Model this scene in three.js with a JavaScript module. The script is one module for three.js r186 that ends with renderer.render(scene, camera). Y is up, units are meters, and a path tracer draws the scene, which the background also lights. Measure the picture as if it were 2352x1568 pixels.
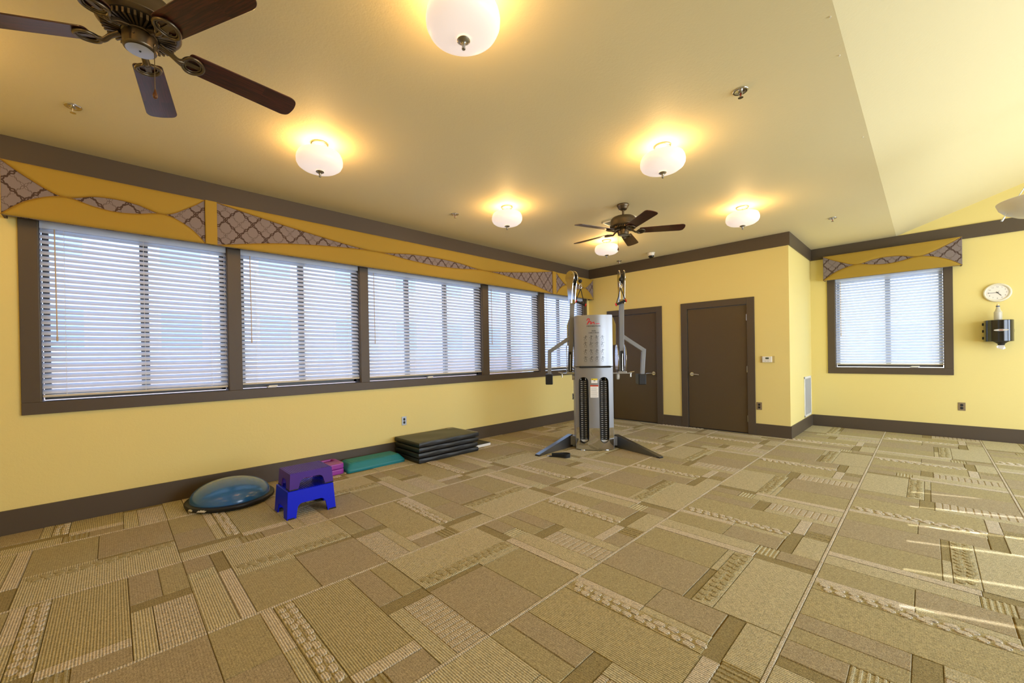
import * as THREE from 'three';
import { RoundedBoxGeometry } from 'three/addons/geometries/RoundedBoxGeometry.js';
import { mergeGeometries } from 'three/addons/utils/BufferGeometryUtils.js';
import { RectAreaLightUniformsLib } from 'three/addons/lights/RectAreaLightUniformsLib.js';

// ------------------------------------------------------------------ camera, sky, sun, daylight, exposure
const scene = new THREE.Scene();
const F = 932.95, PX = 1176 - 50.74, PY = 784 + 35.91;          // focal length and optical centre, in pixels of 2352 x 1568
const camera = new THREE.PerspectiveCamera(2 * Math.atan(784 / F) * 180 / Math.PI, 2352 / 1568, 0.05, 200);
const CAM = new THREE.Vector3(4.7633, 1.302, 7.2621);
{
  const yaw = -0.82151, pitch = -0.00409, roll = -0.01695;
  const fw = new THREE.Vector3(Math.sin(yaw) * Math.cos(pitch), Math.sin(pitch), -Math.cos(yaw) * Math.cos(pitch));
  const r = new THREE.Vector3(Math.cos(yaw), 0, Math.sin(yaw)), u = r.clone().cross(fw);
  const r2 = r.clone().multiplyScalar(Math.cos(roll)).addScaledVector(u, Math.sin(roll));
  const u2 = u.clone().multiplyScalar(Math.cos(roll)).addScaledVector(r, -Math.sin(roll));
  camera.position.copy(CAM);
  camera.quaternion.setFromRotationMatrix(new THREE.Matrix4().makeBasis(r2, u2, fw.clone().negate()));
  camera.setViewOffset(2352, 1568, 1176 - PX, 784 - PY, 2352, 1568);
  camera.updateMatrixWorld();
}
const renderer = new THREE.WebGLRenderer();
renderer.toneMapping = THREE.LinearToneMapping;
renderer.toneMappingExposure = 0.575;
renderer.shadowMap.enabled = true;
RectAreaLightUniformsLib.init();

scene.background = new THREE.Color().setRGB(3.5, 4.7, 7.4);      // bright even sky

const sun = new THREE.DirectionalLight(new THREE.Color().setRGB(1, 0.98, 0.94), 28);
const SUN_TAN = 0.33;                                            // low sun behind the camera, shining along -z
sun.position.set(5, SUN_TAN * 20, 9 + 20);
sun.target.position.set(5, 0, 9);
sun.castShadow = true; sun.shadow.radius = 0.2;
Object.assign(sun.shadow.camera, { left: -15, right: 15, top: 12, bottom: -12, near: 0.5, far: 60 });
scene.add(sun, sun.target);

// daylight coming in through the big windows of the right wall
const dayColor = new THREE.Color().setRGB(0.93, 0.995, 1.01);
function daylight(w, h, pos, look, power) {
  const l = new THREE.RectAreaLight(dayColor, power, w, h);
  l.position.set(...pos); l.lookAt(...look); scene.add(l);
}
daylight(2.9, 2.0, [8.22, 1.45, 0.5], [0, 1.45, 0.5], 10.5);
daylight(2.9, 2.0, [8.22, 1.45, 3.9], [0, 1.45, 3.9], 10.5);

// ------------------------------------------------------------------ helpers
const H = 3.034, ZW = -1.63, XR = 3.40, XV = 4.46, XE = 8.4, ZB = 9.4, RISE = 0.364, XM = 6.43, FY = 0.0065;
let seed = 7;
const rnd = () => { seed = (seed * 1664525 + 1013904223) % 4294967296; return seed / 4294967296; };
const taken = new Map();
function numbered(n) { const k = taken.get(n) ?? 0; taken.set(n, k + 1); return k ? n + '_' + String(k).padStart(3, '0') : n; }
const C = (hex) => new THREE.Color(hex);
const mat = (hex, rough = 0.6, metal = 0, extra = {}) => new THREE.MeshPhysicalMaterial({ color: C(hex), roughness: rough, metalness: metal, ...extra });
function shadows(o) { o.castShadow = o.receiveShadow = true; return o; }
function clean(g) { const n = g.index ? g.toNonIndexed() : g; for (const k of Object.keys(n.attributes)) if (!['position', 'normal', 'uv'].includes(k)) n.deleteAttribute(k); return n; }
function join(gs) { return gs.length === 1 ? gs[0] : mergeGeometries(gs.map(clean)); }
function part(name, geo, m, parent, label) {
  const o = shadows(new THREE.Mesh(Array.isArray(geo) ? join(geo) : geo, m));
  o.name = parent ? name : numbered(name);
  if (label) o.userData.label = label;
  (parent ?? scene).add(o);
  return o;
}
function thing(name, label, category, pos = [0, 0, 0], turn = 0, group) {
  const o = new THREE.Group(); o.name = numbered(name); o.position.set(...pos); o.rotation.y = turn; scene.add(o);
  o.userData = { label, category }; if (group) o.userData.group = group;
  return o;
}
function tag(o, label, category, group) { Object.assign(o.userData, { label, category }); if (group) o.userData.group = group; return o; }
function structure(name, label, pos = [0, 0, 0]) {
  const o = new THREE.Group(); o.name = name; o.position.set(...pos); scene.add(o); o.userData = { kind: 'structure', label, category: name.split('_')[0] }; return o;
}
function struct(name, label, geo, m) { const o = part(name, geo, m); o.name = name; o.userData = { kind: 'structure', label, category: name.split('_')[0] }; return o; }
// box between two corners
function bx(x0, y0, z0, x1, y1, z1) {
  const g = new THREE.BoxGeometry(Math.abs(x1 - x0), Math.abs(y1 - y0), Math.abs(z1 - z0)); g.translate((x0 + x1) / 2, (y0 + y1) / 2, (z0 + z1) / 2); return g;
}
function rb(x0, y0, z0, x1, y1, z1, r = 0.004, s = 2) {
  const w = Math.abs(x1 - x0), h = Math.abs(y1 - y0), d = Math.abs(z1 - z0);
  const g = new RoundedBoxGeometry(w, h, d, s, Math.min(r, w / 2.02, h / 2.02, d / 2.02)); g.translate((x0 + x1) / 2, (y0 + y1) / 2, (z0 + z1) / 2); return g;
}
function lathe(pts, seg = 40) { return new THREE.LatheGeometry(pts.map(([r, y]) => new THREE.Vector2(r, y)), seg); }
function cyl(r0, r1, h, x, y, z, seg = 24) { const g = new THREE.CylinderGeometry(r0, r1, h, seg); g.translate(x, y, z); return g; }
function tube(pts, r, seg = 24, rad = 8, closed = false) { return new THREE.TubeGeometry(new THREE.CatmullRomCurve3(pts.map((p) => new THREE.Vector3(...p)), closed), seg, r, rad, closed); }
// rounded bar between two points with a square section
function bar(a, b, w, d, r = 0.004) {
  const A = new THREE.Vector3(...a), B = new THREE.Vector3(...b), len = A.distanceTo(B);
  const g = new RoundedBoxGeometry(w, len, d, 1, r); const dir = B.clone().sub(A).normalize();
  g.applyQuaternion(new THREE.Quaternion().setFromUnitVectors(new THREE.Vector3(0, 1, 0), dir)); g.translate((a[0] + b[0]) / 2, (a[1] + b[1]) / 2, (a[2] + b[2]) / 2); return g;
}
function rod(a, b, r, seg = 12) {
  const A = new THREE.Vector3(...a), B = new THREE.Vector3(...b); const g = new THREE.CylinderGeometry(r, r, A.distanceTo(B), seg);
  g.applyQuaternion(new THREE.Quaternion().setFromUnitVectors(new THREE.Vector3(0, 1, 0), B.clone().sub(A).normalize())); g.translate((a[0] + b[0]) / 2, (a[1] + b[1]) / 2, (a[2] + b[2]) / 2); return g;
}
function extrude(shape, depth, bevel = 0, seg = 2, curve = 12, offset = 0) {
  return new THREE.ExtrudeGeometry(shape, { depth, bevelEnabled: bevel > 0, bevelSize: bevel, bevelThickness: bevel, bevelSegments: seg, curveSegments: curve, bevelOffset: offset });
}
function poly(pts) { return new THREE.Shape(pts.map(([x, y]) => new THREE.Vector2(x, y))); }
function rrect(w, h, r, x = 0, y = 0, P = THREE.Shape) {
  const s = new P(); const a = x - w / 2, b = y - h / 2; r = Math.min(r, w / 2 - 1e-4, h / 2 - 1e-4);
  s.moveTo(a + r, b); s.lineTo(a + w - r, b); s.quadraticCurveTo(a + w, b, a + w, b + r); s.lineTo(a + w, b + h - r); s.quadraticCurveTo(a + w, b + h, a + w - r, b + h);
  s.lineTo(a + r, b + h); s.quadraticCurveTo(a, b + h, a, b + h - r); s.lineTo(a, b + r); s.quadraticCurveTo(a, b, a + r, b); return s;
}
function canvas(w, h, draw) {
  const c = document.createElement('canvas'); c.width = w; c.height = h; draw(c.getContext('2d'), w, h);
  const t = new THREE.CanvasTexture(c); t.colorSpace = THREE.SRGBColorSpace; t.anisotropy = 8; return t;
}
function data(n, f, srgb = false) {                    // n x n grey or rgb tiling texture
  const d = new Uint8Array(n * n * 4);
  for (let y = 0; y < n; y++) for (let x = 0; x < n; x++) { const v = f(x / n, y / n), i = (y * n + x) * 4; for (let c = 0; c < 3; c++) d[i + c] = Math.max(0, Math.min(255, 255 * (v[c] ?? v))); d[i + 3] = 255; }
  const t = new THREE.DataTexture(d, n, n); t.wrapS = t.wrapT = THREE.RepeatWrapping; t.magFilter = THREE.LinearFilter; t.minFilter = THREE.LinearMipmapLinearFilter; t.generateMipmaps = true;
  if (srgb) t.colorSpace = THREE.SRGBColorSpace; t.needsUpdate = true; return t;
}
// tiling value noise on a lattice of k cells
function noise(k, s) {
  const a = new Float32Array(k * k); let q = s >>> 0; for (let i = 0; i < k * k; i++) { q = (Math.imul(q, 1664525) + 1013904223) >>> 0; a[i] = q / 4294967296; }
  const sm = (t) => t * t * (3 - 2 * t);
  return (u, v) => { const x = (u - Math.floor(u)) * k, y = (v - Math.floor(v)) * k, i = Math.floor(x) % k, j = Math.floor(y) % k, fx = sm(x - Math.floor(x)), fy = sm(y - Math.floor(y)), i1 = (i + 1) % k, j1 = (j + 1) % k; return (a[j * k + i] * (1 - fx) + a[j * k + i1] * fx) * (1 - fy) + (a[j1 * k + i] * (1 - fx) + a[j1 * k + i1] * fx) * fy; };
}
function metres(g, sx = 1, sy = 1) {                   // uv in metres on boxes facing x, y or z
  const p = g.attributes.position, n = g.attributes.normal, uv = g.attributes.uv;
  for (let i = 0; i < p.count; i++) {
    const ax = Math.abs(n.getX(i)), ay = Math.abs(n.getY(i)), az = Math.abs(n.getZ(i));
    if (ay >= ax && ay >= az) uv.setXY(i, p.getX(i) * sx, p.getZ(i) * sy); else if (ax >= az) uv.setXY(i, p.getZ(i) * sx, p.getY(i) * sy); else uv.setXY(i, p.getX(i) * sx, p.getY(i) * sy);
  }
  return g;
}

// ------------------------------------------------------------------ materials
const plasterN = [noise(64, 3), noise(170, 5)];
const plasterBump = data(512, (u, v) => 0.5 + 0.5 * (plasterN[0](u, v) * 0.5 + plasterN[1](u, v) * 0.5) - 0.25);
const M = {
  wall: mat('#eedc90', 0.72, 0, { bumpMap: plasterBump, bumpScale: 0.0012 }),
  ceiling: mat('#ede0b3', 0.62, 0, { bumpMap: plasterBump, bumpScale: 0.0012 }),
  brown: mat('#53473a', 0.5),
  door: mat('#57472f', 0.48),
  black: mat('#17181b', 0.5),
  rubber: mat('#1b1c1e', 0.75),
  chrome: mat('#d9dadd', 0.14, 1),
  steel: mat('#b9bcc2', 0.3, 1),
  silver: mat('#85888d', 0.38, 0.3),
  satin: mat('#a7a5a0', 0.32, 1),
  white: mat('#efeee9', 0.45),
  glass: new THREE.MeshPhysicalMaterial({ color: C('#f4fbff'), roughness: 0.02, transmission: 1, thickness: 0, ior: 1.5 }),
  slat: mat('#e9effb', 0.6, 0, { transmission: 0.32, thickness: 0 }),
  slatRail: mat('#d9cfbd', 0.5),
  sash: mat('#5f5d5c', 0.5, 0.3),
  gold: mat('#a98a30', 0.78, 0, { sheen: 0.15, sheenColor: C('#d8bc60'), sheenRoughness: 0.6 }),
  goldPipe: mat('#94701c', 0.8),
  bronze: mat('#6f6353', 0.34, 0.85),
  bronzeDark: mat('#2b2622', 0.5, 0.4),
};

// ------------------------------------------------------------------ floor: carpet of mixed patches
const texN = [noise(256, 11), noise(90, 17), noise(24, 23), noise(512, 31)];
const RIBS = 60, TILE = 0.66;                              // ribs run along x, 11 mm apart
const ribShape = (v) => { const t = v * RIBS; return 0.5 - 0.5 * Math.cos(2 * Math.PI * (t - Math.floor(t))); };
const loops = (u, v) => { const row = Math.floor(v * RIBS), t = (u * 88 + (row * 7 % 11) * 0.31); const s = t - Math.floor(t); return 0.5 - 0.5 * Math.cos(2 * Math.PI * s); };
const ribColor = data(1024, (u, v) => { const r = ribShape(v); return 0.68 + 0.20 * r + 0.10 * r * loops(u, v) + 0.20 * (texN[0](u, v) - 0.5) + 0.12 * (texN[1](u, v) - 0.5); }, true);
const ribBump = data(1024, (u, v) => 0.15 + 0.6 * ribShape(v) * (0.75 + 0.25 * loops(u, v)) + 0.2 * texN[0](u, v));
const cutColor = data(1024, (u, v) => 0.82 + 0.22 * (texN[3](u, v) - 0.5) + 0.20 * (texN[0](u, v) - 0.5) + 0.08 * (texN[1](u, v) - 0.5) + 0.06 * (ribShape(v) - 0.5), true);
const cutBump = data(1024, (u, v) => 0.25 + 0.4 * texN[3](u, v) + 0.35 * texN[0](u, v) + 0.1 * ribShape(v));
const carpet = (hex, ribbed, bump) => mat(hex, 0.95, 0, { map: ribbed ? ribColor : cutColor, bumpMap: ribbed ? ribBump : cutBump, bumpScale: bump, specularIntensity: 0.15 });
const PILE = {                                              // material, height of the pile
  olive: [carpet('#cfc194', false, 0.003), 0.0062], taupe: [carpet('#cdbd9a', false, 0.003), 0.0066], light: [carpet('#e8dcb4', true, 0.004), 0.0072],
  sand: [carpet('#d7c99b', true, 0.003), 0.0066], pale: [carpet('#f5e7cc', true, 0.0035), 0.0080], dark: [carpet('#b8a87a', false, 0.003), 0.0046],
  rose: [carpet('#ebdcbf', true, 0.004), 0.0076],
};
const PITCH = 0.946, X3 = 2.432, Z0 = 5.059;
// pieces of the two square designs: x from one side, z from the far side; kind of pile, kind of surface
const DESIGN = {
  P: [['olive', 0, .387, 0, .222], ['taupe', .387, .708, 0, .222], ['pale', 0, .390, .222, .282], ['light', .390, .712, .222, .282], ['sand', 0, .716, .282, .376, 'pebble'], ['sand', 0, .722, .376, .683],
    ['taupe', 0, .387, .683, .822], ['olive', 0, .387, .822, .946], ['dark', .387, .475, .683, .946], ['light', .475, .946, .683, .772], ['rose', .475, .946, .772, .946, 'ridgeZ'],
    ['dark', .712, .788, 0, .376], ['pale', .722, .792, .376, .683], ['light', .788, .946, 0, .347], ['olive', .792, .946, .347, .487, 'ridgeX'], ['taupe', .792, .946, .487, .683]],
  Q: [['light', 0, .310, .215, .946], ['light', .310, .415, .215, .946, 'pebble'], ['dark', .415, .455, .548, .946], ['light', .415, .455, .215, .548], ['taupe', .455, .946, .545, .946], ['olive', .455, .946, .215, .545],
    ['pale', .318, .946, .142, .215], ['dark', 0, .318, .142, .215], ['light', .330, .946, 0, .142], ['light', .215, .330, 0, .142, 'comb'], ['taupe', 0, .215, 0, .142]],
};
function slab(w, d, h, x = 0, z = 0, gap = 0.0012) {         // low pile with sloped edges, centred on x, z
  const a = w / 2 - gap, b = d / 2 - gap, e = 0.0024, c = Math.max(a - e, a * 0.6), f = Math.max(b - e, b * 0.6), m = h * 0.5;
  const P = [[-a, 0, -b], [a, 0, -b], [a, 0, b], [-a, 0, b], [-a, m, -b], [a, m, -b], [a, m, b], [-a, m, b], [-c, h, -f], [c, h, -f], [c, h, f], [-c, h, f]];
  const quads = [[8, 11, 10, 9]]; for (let i = 0; i < 4; i++) { const j = (i + 1) % 4; quads.push([4 + i, 8 + i, 8 + j, 4 + j], [i, 4 + i, 4 + j, j]); }
  const pos = [], uv = [];
  for (const q of quads) for (const k of [0, 1, 2, 0, 2, 3]) { const p = P[q[k]]; pos.push(p[0] + x, p[1], p[2] + z); uv.push((p[0] + x) / TILE, (p[2] + z) / TILE); }
  const g = new THREE.BufferGeometry(); g.setAttribute('position', new THREE.Float32BufferAttribute(pos, 3)); g.setAttribute('uv', new THREE.Float32BufferAttribute(uv, 2)); g.computeVertexNormals(); return g;
}
function patchGeo(w, d, h, style) {
  if (style === 'ridgeZ' || style === 'comb') {              // bars running along z, side by side in x
    const n = Math.max(3, Math.round(w / (style === 'comb' ? 0.024 : 0.042))), gs = [slab(w, d, h * 0.45)];
    for (let i = 0; i < n; i++) { const bw = w / n * (style === 'comb' ? 0.55 : 0.86); gs.push(slab(bw, d, h, -w / 2 + w / n * (i + 0.5), 0)); }
    return join(gs);
  }
  if (style === 'ridgeX') { const n = 5, gs = [slab(w, d, h * 0.5)]; for (let i = 0; i < n; i++) gs.push(slab(w, d / n * 0.5, h * 1.25, 0, -d / 2 + d / n * (i + 0.5))); return join(gs); }
  return slab(w, d, h);
}
function pebbles(len, wid, s) {                              // two staggered rows of flat rounded pads along x
  let q = s; const r = () => { q = (q * 1103515245 + 12345) % 2147483648; return q / 2147483648; };
  const gs = []; let xA = 0.02, xB = 0.045;
  const add = (x, z, a, b) => { const g = new THREE.CylinderGeometry(0.82, 1, 1, 9, 1); g.scale(a, 0.0085, b); g.rotateY((r() - 0.5) * 0.9); g.translate(x - len / 2, 0.0042, z); gs.push(g); };
  while (xA < len - 0.03) { const a = 0.02 + r() * 0.012; add(xA + a, -wid * 0.2 + (r() - 0.5) * 0.012, a, wid * (0.21 + r() * 0.05)); xA += 2 * a + 0.004; }
  while (xB < len - 0.03) { const a = 0.018 + r() * 0.014; add(xB + a, wid * 0.2 + (r() - 0.5) * 0.012, a, wid * (0.20 + r() * 0.05)); xB += 2 * a + 0.005; }
  const g = join(gs), p = g.attributes.position, uv = g.attributes.uv; for (let i = 0; i < p.count; i++) uv.setXY(i, p.getX(i) / TILE, p.getZ(i) / TILE); return g;
}
{
  const floor = structure('floor', 'patterned beige and olive carpet of rectangular patches with pebble bands');
  part('carpet_backing', [bx(-0.15, -0.2, -0.15, 3.36, 0, ZB + 0.15), bx(3.36, -0.2, ZW - 0.15, XE + 0.15, 0, ZB + 0.15)], mat('#7d6638', 0.95, 0, { specularIntensity: 0.1 }), floor);
  const items = [];
  for (let col = 0; col <= 7; col++) for (let row = -4; row <= 7; row++) {
    const P = ((col + row) % 2 + 2) % 2 === 0, k = ((row % 4) + 4) % 4, flipX = !P && (k === 1 || k === 2), flipZ = k >= 2;
    for (const [pile, a0, a1, b0, b1, style] of DESIGN[P ? 'P' : 'Q']) {
      const x0 = X3 + (col - 3) * PITCH + (flipX ? PITCH - a1 : a0), x1 = X3 + (col - 3) * PITCH + (flipX ? PITCH - a0 : a1);
      const zf = Z0 - PITCH * row, z0 = zf + (flipZ ? PITCH - b1 : b0), z1 = zf + (flipZ ? PITCH - b0 : b1);
      const fringe = X3 + (col - 2) * PITCH - 0.017, cx0 = Math.max(x0, 0.018), cx1 = Math.min(x1, fringe), cz0 = Math.max(z0, x0 < 3.36 ? 0.018 : ZW + 0.018), cz1 = Math.min(z1, ZB - 0.02);
      if (cx1 - cx0 < 0.015 || cz1 - cz0 < 0.015 || cx1 > XE) continue;
      items.push({ pile, style, x: (cx0 + cx1) / 2, z: (cz0 + cz1) / 2, w: cx1 - cx0, d: cz1 - cz0, P });
    }
    const fx = X3 + (col - 2) * PITCH - 0.0085, f0 = Math.max(Z0 - PITCH * row, fx < 3.36 ? 0.018 : ZW + 0.018), f1 = Math.min(Z0 - PITCH * row + PITCH, ZB - 0.02);
    if (f1 - f0 > 0.02 && fx < XE) items.push({ pile: 'pale', x: fx, z: (f0 + f1) / 2, w: 0.0185, d: f1 - f0, P });      // looped fringe along the seam
  }
  const v = new THREE.Vector3();
  for (const it of items) {                                  // how large each shows in the picture
    v.set(it.x, 0, it.z).applyMatrix4(camera.matrixWorldInverse); const depth = -v.z, sx = PX + F * v.x / depth, sy = PY - F * v.y / depth;
    it.size = depth > 0.2 && sx > -60 && sx < 2412 && sy < 1640 ? it.w * it.d / depth ** 3 : 0;
  }
  items.sort((a, b) => b.size - a.size);
  const cache = new Map(), rest = {};
  const get = (it) => { const h = PILE[it.pile][1], k = [it.w.toFixed(4), it.d.toFixed(4), it.pile, it.style].join(); if (!cache.has(k)) cache.set(k, patchGeo(it.w, it.d, h, it.style)); return cache.get(k); };
  items.forEach((it, i) => {
    if (i < 300) { const m = part('carpet_patch', get(it), PILE[it.pile][0], floor); m.position.set(it.x, 0.0004, it.z); } else { const g = get(it).clone(); g.translate(it.x, 0.0004, it.z); (rest[it.pile] ??= []).push(g); }
  });
  const keys = Object.keys(rest), far = part('carpet_patches', mergeGeometries(keys.map((k) => join(rest[k])), true), keys.map((k) => PILE[k][0]), floor); far.userData.kind = 'stuff';
  const bands = {};
  for (const it of items) if (it.style === 'pebble' && it.size > 0) {
    const alongX = it.w > it.d, len = Math.max(it.w, it.d), wid = Math.min(it.w, it.d), k = (it.P ? 'p' : 'q') + len.toFixed(2);
    bands[k] ??= pebbles(len, it.P ? wid * 1.05 : wid * 0.95, it.P ? 5 : 9);
    const b = part('pebble_band', bands[k], PILE[it.P ? 'pale' : 'olive'][0], floor); b.position.set(it.x, 0.004, it.z); if (!alongX) b.rotation.y = Math.PI / 2; b.userData.kind = 'stuff';
  }
}

// ------------------------------------------------------------------ walls, ceiling, trim
const WL = [[7.676, 6.405], [6.29, 5.015], [4.905, 2.99], [2.859, 1.604], [1.468, 0.199]], WY0 = 0.992, WY1 = 2.475;
{
  const g = [bx(-0.15, 0, -0.15, 0, WY0, ZB + 0.15), bx(-0.15, WY1, -0.15, 0, H + 0.1, ZB + 0.15)];
  const cuts = [ZB + 0.15, ...WL.flat(), -0.15];
  for (let i = 0; i < cuts.length; i += 2) g.push(bx(-0.15, WY0, cuts[i], 0, WY1, cuts[i + 1]));
  struct('wall_left', 'long yellow wall with a row of windows', g.map((x) => metres(x)), M.wall);
}
const D1 = [0.52, 1.426], D2 = [1.957, 2.863], DH = 2.04;
{
  const g = [bx(0, DH, -0.15, XR, H + 0.1, 0), bx(0, 0, -0.15, D1[0], DH, 0), bx(D1[1], 0, -0.15, D2[0], DH, 0), bx(D2[1], 0, -0.15, XR, DH, 0)];
  struct('wall_far', 'yellow wall with two brown doors', g.map((x) => metres(x)), M.wall);
  struct('wall_return', 'short yellow return wall with a white grille', metres(bx(XR - 0.15, 0, ZW - 0.15, XR, H + 0.1, -0.15)), M.wall);
}
const WW = [3.723, 4.942], WWY = [1.003, 2.525];
struct('wall_window', 'yellow gable wall with one window and a clock', [bx(XR, 0, ZW - 0.15, XE + 0.15, WWY[0], ZW), bx(XR, WWY[1], ZW - 0.15, XE + 0.15, 4.15, ZW), bx(XR, WWY[0], ZW - 0.15, WW[0], WWY[1], ZW), bx(WW[1], WWY[0], ZW - 0.15, XE + 0.15, WWY[1], ZW)].map((x) => metres(x)), M.wall);
// walls behind the camera and to its right, with the windows that light the room
const RW = [[-0.95, 1.95], [2.45, 5.35]], RWY = [0.45, 2.45];
{
  const g = [bx(XE, 0, ZW, XE + 0.15, RWY[0], ZB), bx(XE, RWY[1], ZW, XE + 0.15, 3.2, ZB)]; const cuts = [ZW, ...RW.flat(), ZB];
  for (let i = 0; i < cuts.length; i += 2) g.push(bx(XE, RWY[0], cuts[i], XE + 0.15, RWY[1], cuts[i + 1]));
  struct('wall_right', 'yellow wall with two wide windows', g.map((x) => metres(x)), M.wall);
}
const BW = [[4.66, 5.9]], BWY = [0.5, 2.55];
{
  const g = [bx(0, 0, ZB, XE + 0.15, BWY[0], ZB + 0.15), bx(0, BWY[1], ZB, XE + 0.15, 4.15, ZB + 0.15)]; const cuts = [0, ...BW.flat(), XE + 0.15];
  for (let i = 0; i < cuts.length; i += 2) g.push(bx(cuts[i], BWY[0], ZB, cuts[i + 1], BWY[1], ZB + 0.15));
  struct('wall_back', 'yellow wall with a window behind added sun streak boards', g.map((x) => metres(x)), M.wall);
}
{
  const c = structure('ceiling', 'pale yellow ceiling, flat over one half and vaulted over the other');
  part('flat_panel', metres(bx(-0.15, H, ZW - 0.15, XV, H + 0.12, ZB + 0.15)), M.ceiling, c);
  const vault = (pts) => { const g = extrude(poly(pts), ZB - ZW + 0.3); g.translate(0, 0, ZW - 0.15); return metres(g); };
  const top = H + (XM - XV) * RISE;
  part('vault_panel', vault([[XV, H], [XM, top], [XM, top + 0.12], [XV, H + 0.12]]), M.ceiling, c);
  part('vault_panel', vault([[XM, top], [XE + 0.15, H + (XM - XV) * RISE - (XE + 0.15 - XM) * RISE], [XE + 0.15, H + 0.12], [XM, top + 0.12]]), M.ceiling, c);
  for (const [x, z] of [[4.437, 4.5], [4.429, 4.1], [4.425, 2.75]]) part('nail', cyl(0.004, 0.004, 0.006, x, H - 0.003, z, 8), M.white, c);
}
const CR = 0.192, BB = 0.189, T = 0.02;
struct('trim_1', 'brown crown board above the long row of windows', rb(0, H - CR, T, T, H - 0.001, ZB, 0.003), M.brown);
struct('trim_2', 'brown crown board above the two doors', rb(0, H - CR, 0, XR + T, H - 0.001, T, 0.003), M.brown);
struct('trim_3', 'short brown crown board on the return wall', rb(XR, H - CR, ZW + T, XR + T, H - 0.001, 0, 0.003), M.brown);
struct('trim_4', 'brown crown board along the gable wall', rb(XR, H - CR, ZW, XE, H - 0.001, ZW + T, 0.003), M.brown);
struct('baseboard_left', 'tall brown baseboard under the row of windows', rb(0, 0, 0.016, 0.016, BB, ZB, 0.004), M.brown);
struct('baseboard_far', 'brown baseboard pieces beside the two doors', [rb(0, 0, 0, D1[0] - 0.1, BB, 0.016, 0.004), rb(D1[1] + 0.1, 0, 0, D2[0] - 0.1, BB, 0.016, 0.004), rb(D2[1] + 0.1, 0, 0, XR + 0.016, BB, 0.016, 0.004)], M.brown);
struct('baseboard_return', 'short brown baseboard on the return wall', rb(XR, 0, ZW + 0.016, XR + 0.016, BB, 0, 0.004), M.brown);
struct('baseboard_window', 'brown baseboard along the gable wall', rb(XR, 0, ZW, XE, BB, ZW + 0.016, 0.004), M.brown);
{
  const c = structure('trim_5', 'brown window casing around the row of five windows');
  const b = (z0, y0, z1, y1) => part('casing_board', rb(0, y0, z0, 0.02, y1, z1, 0.003), M.brown, c);
  b(0.105, 0.90, 7.779, WY0 + 0.003); b(0.105, WY1 - 0.003, 7.779, WY1 + 0.1);
  const edges = [7.779, ...WL.flat(), 0.105]; for (let i = 0; i < edges.length; i += 2) b(edges[i], WY0 + 0.003, edges[i + 1], WY1 - 0.003);
  const d = structure('trim_6', 'brown window casing on the gable wall');
  const e = (x0, y0, x1, y1) => part('casing_board', rb(x0, y0, ZW, x1, y1, ZW + 0.02, 0.003), M.brown, d);
  e(3.625, 0.905, 5.03, WWY[0]); e(3.625, WWY[1], 5.03, WWY[1] + 0.1); e(3.625, WWY[0], WW[0], WWY[1]); e(WW[1], WWY[0], 5.03, WWY[1]);
}
// windows: dark jamb, sash bars and panes
function makeWindow(n, label, w, h, stiles, place) {
  const o = structure('window_' + n, label);
  part('jamb', [bx(0, 0, -0.15, 0.004, h, -0.002), bx(w - 0.004, 0, -0.15, w, h, -0.002), bx(0, 0, -0.15, w, 0.004, -0.002), bx(0, h - 0.004, -0.15, w, h, -0.002)], M.brown, o, 'brown window reveal');
  const xs = [0.012, ...stiles, w - 0.012];
  part('sash_frame', [rb(0.012, 0.012, -0.135, w - 0.012, 0.06, -0.095), rb(0.012, h - 0.06, -0.135, w - 0.012, h - 0.012, -0.095), rb(0.012, 0.012, -0.135, 0.05, h - 0.012, -0.095), rb(w - 0.05, 0.012, -0.135, w - 0.012, h - 0.012, -0.095)], M.sash, o, 'dark grey window frame');
  for (const s of stiles) part('stile', rb(s - 0.03, 0.05, -0.135, s + 0.03, h - 0.05, -0.09), M.sash, o);
  for (let i = 0; i + 1 < xs.length; i++) part('pane', bx(xs[i] + 0.02, 0.05, -0.117, xs[i + 1] - 0.02, h - 0.05, -0.114), M.glass, o);
  const lock = { 2: 0.28, 3: 0.93, 6: 0.91 }[n]; if (lock) part('sash_lock', [rb(lock - 0.045, 0.006, -0.05, lock + 0.045, 0.022, -0.012, 0.006, 3), rb(lock - 0.03, 0.018, -0.04, lock + 0.06, 0.030, -0.022, 0.005, 3)], M.white, o, 'white sash lock');
  place(o); return o;
}
const onLeft = (z) => (o) => { o.position.set(0, WY0, z); o.rotation.y = Math.PI / 2; };      // local x runs along -z
const leftLabels = ['window next to the blank yellow wall, its blind raised a hand above the sill', 'window second from the blank yellow wall end', 'widest window of the long row', 'window between the widest window and the corner window', 'window in the corner behind the cable machine'];
const leftStiles = [[0.64], [0.62], [0.62, 1.27], [0.58], [0.56]];
WL.forEach(([a, b], i) => makeWindow(i + 1, leftLabels[i], a - b, WY1 - WY0, leftStiles[i], onLeft(a)));
makeWindow(6, 'single window under the short valance on the gable wall', WW[1] - WW[0], WWY[1] - WWY[0], [0.63], (o) => o.position.set(WW[0], WWY[0], ZW));
RW.forEach(([a, b], i) => makeWindow(7 + i, 'wide window in the right wall, number ' + (i + 1) + ' from the gable wall', b - a, RWY[1] - RWY[0], [0.97, 1.93], (o) => { o.position.set(XE, RWY[0], a); o.rotation.y = -Math.PI / 2; }));
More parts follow.
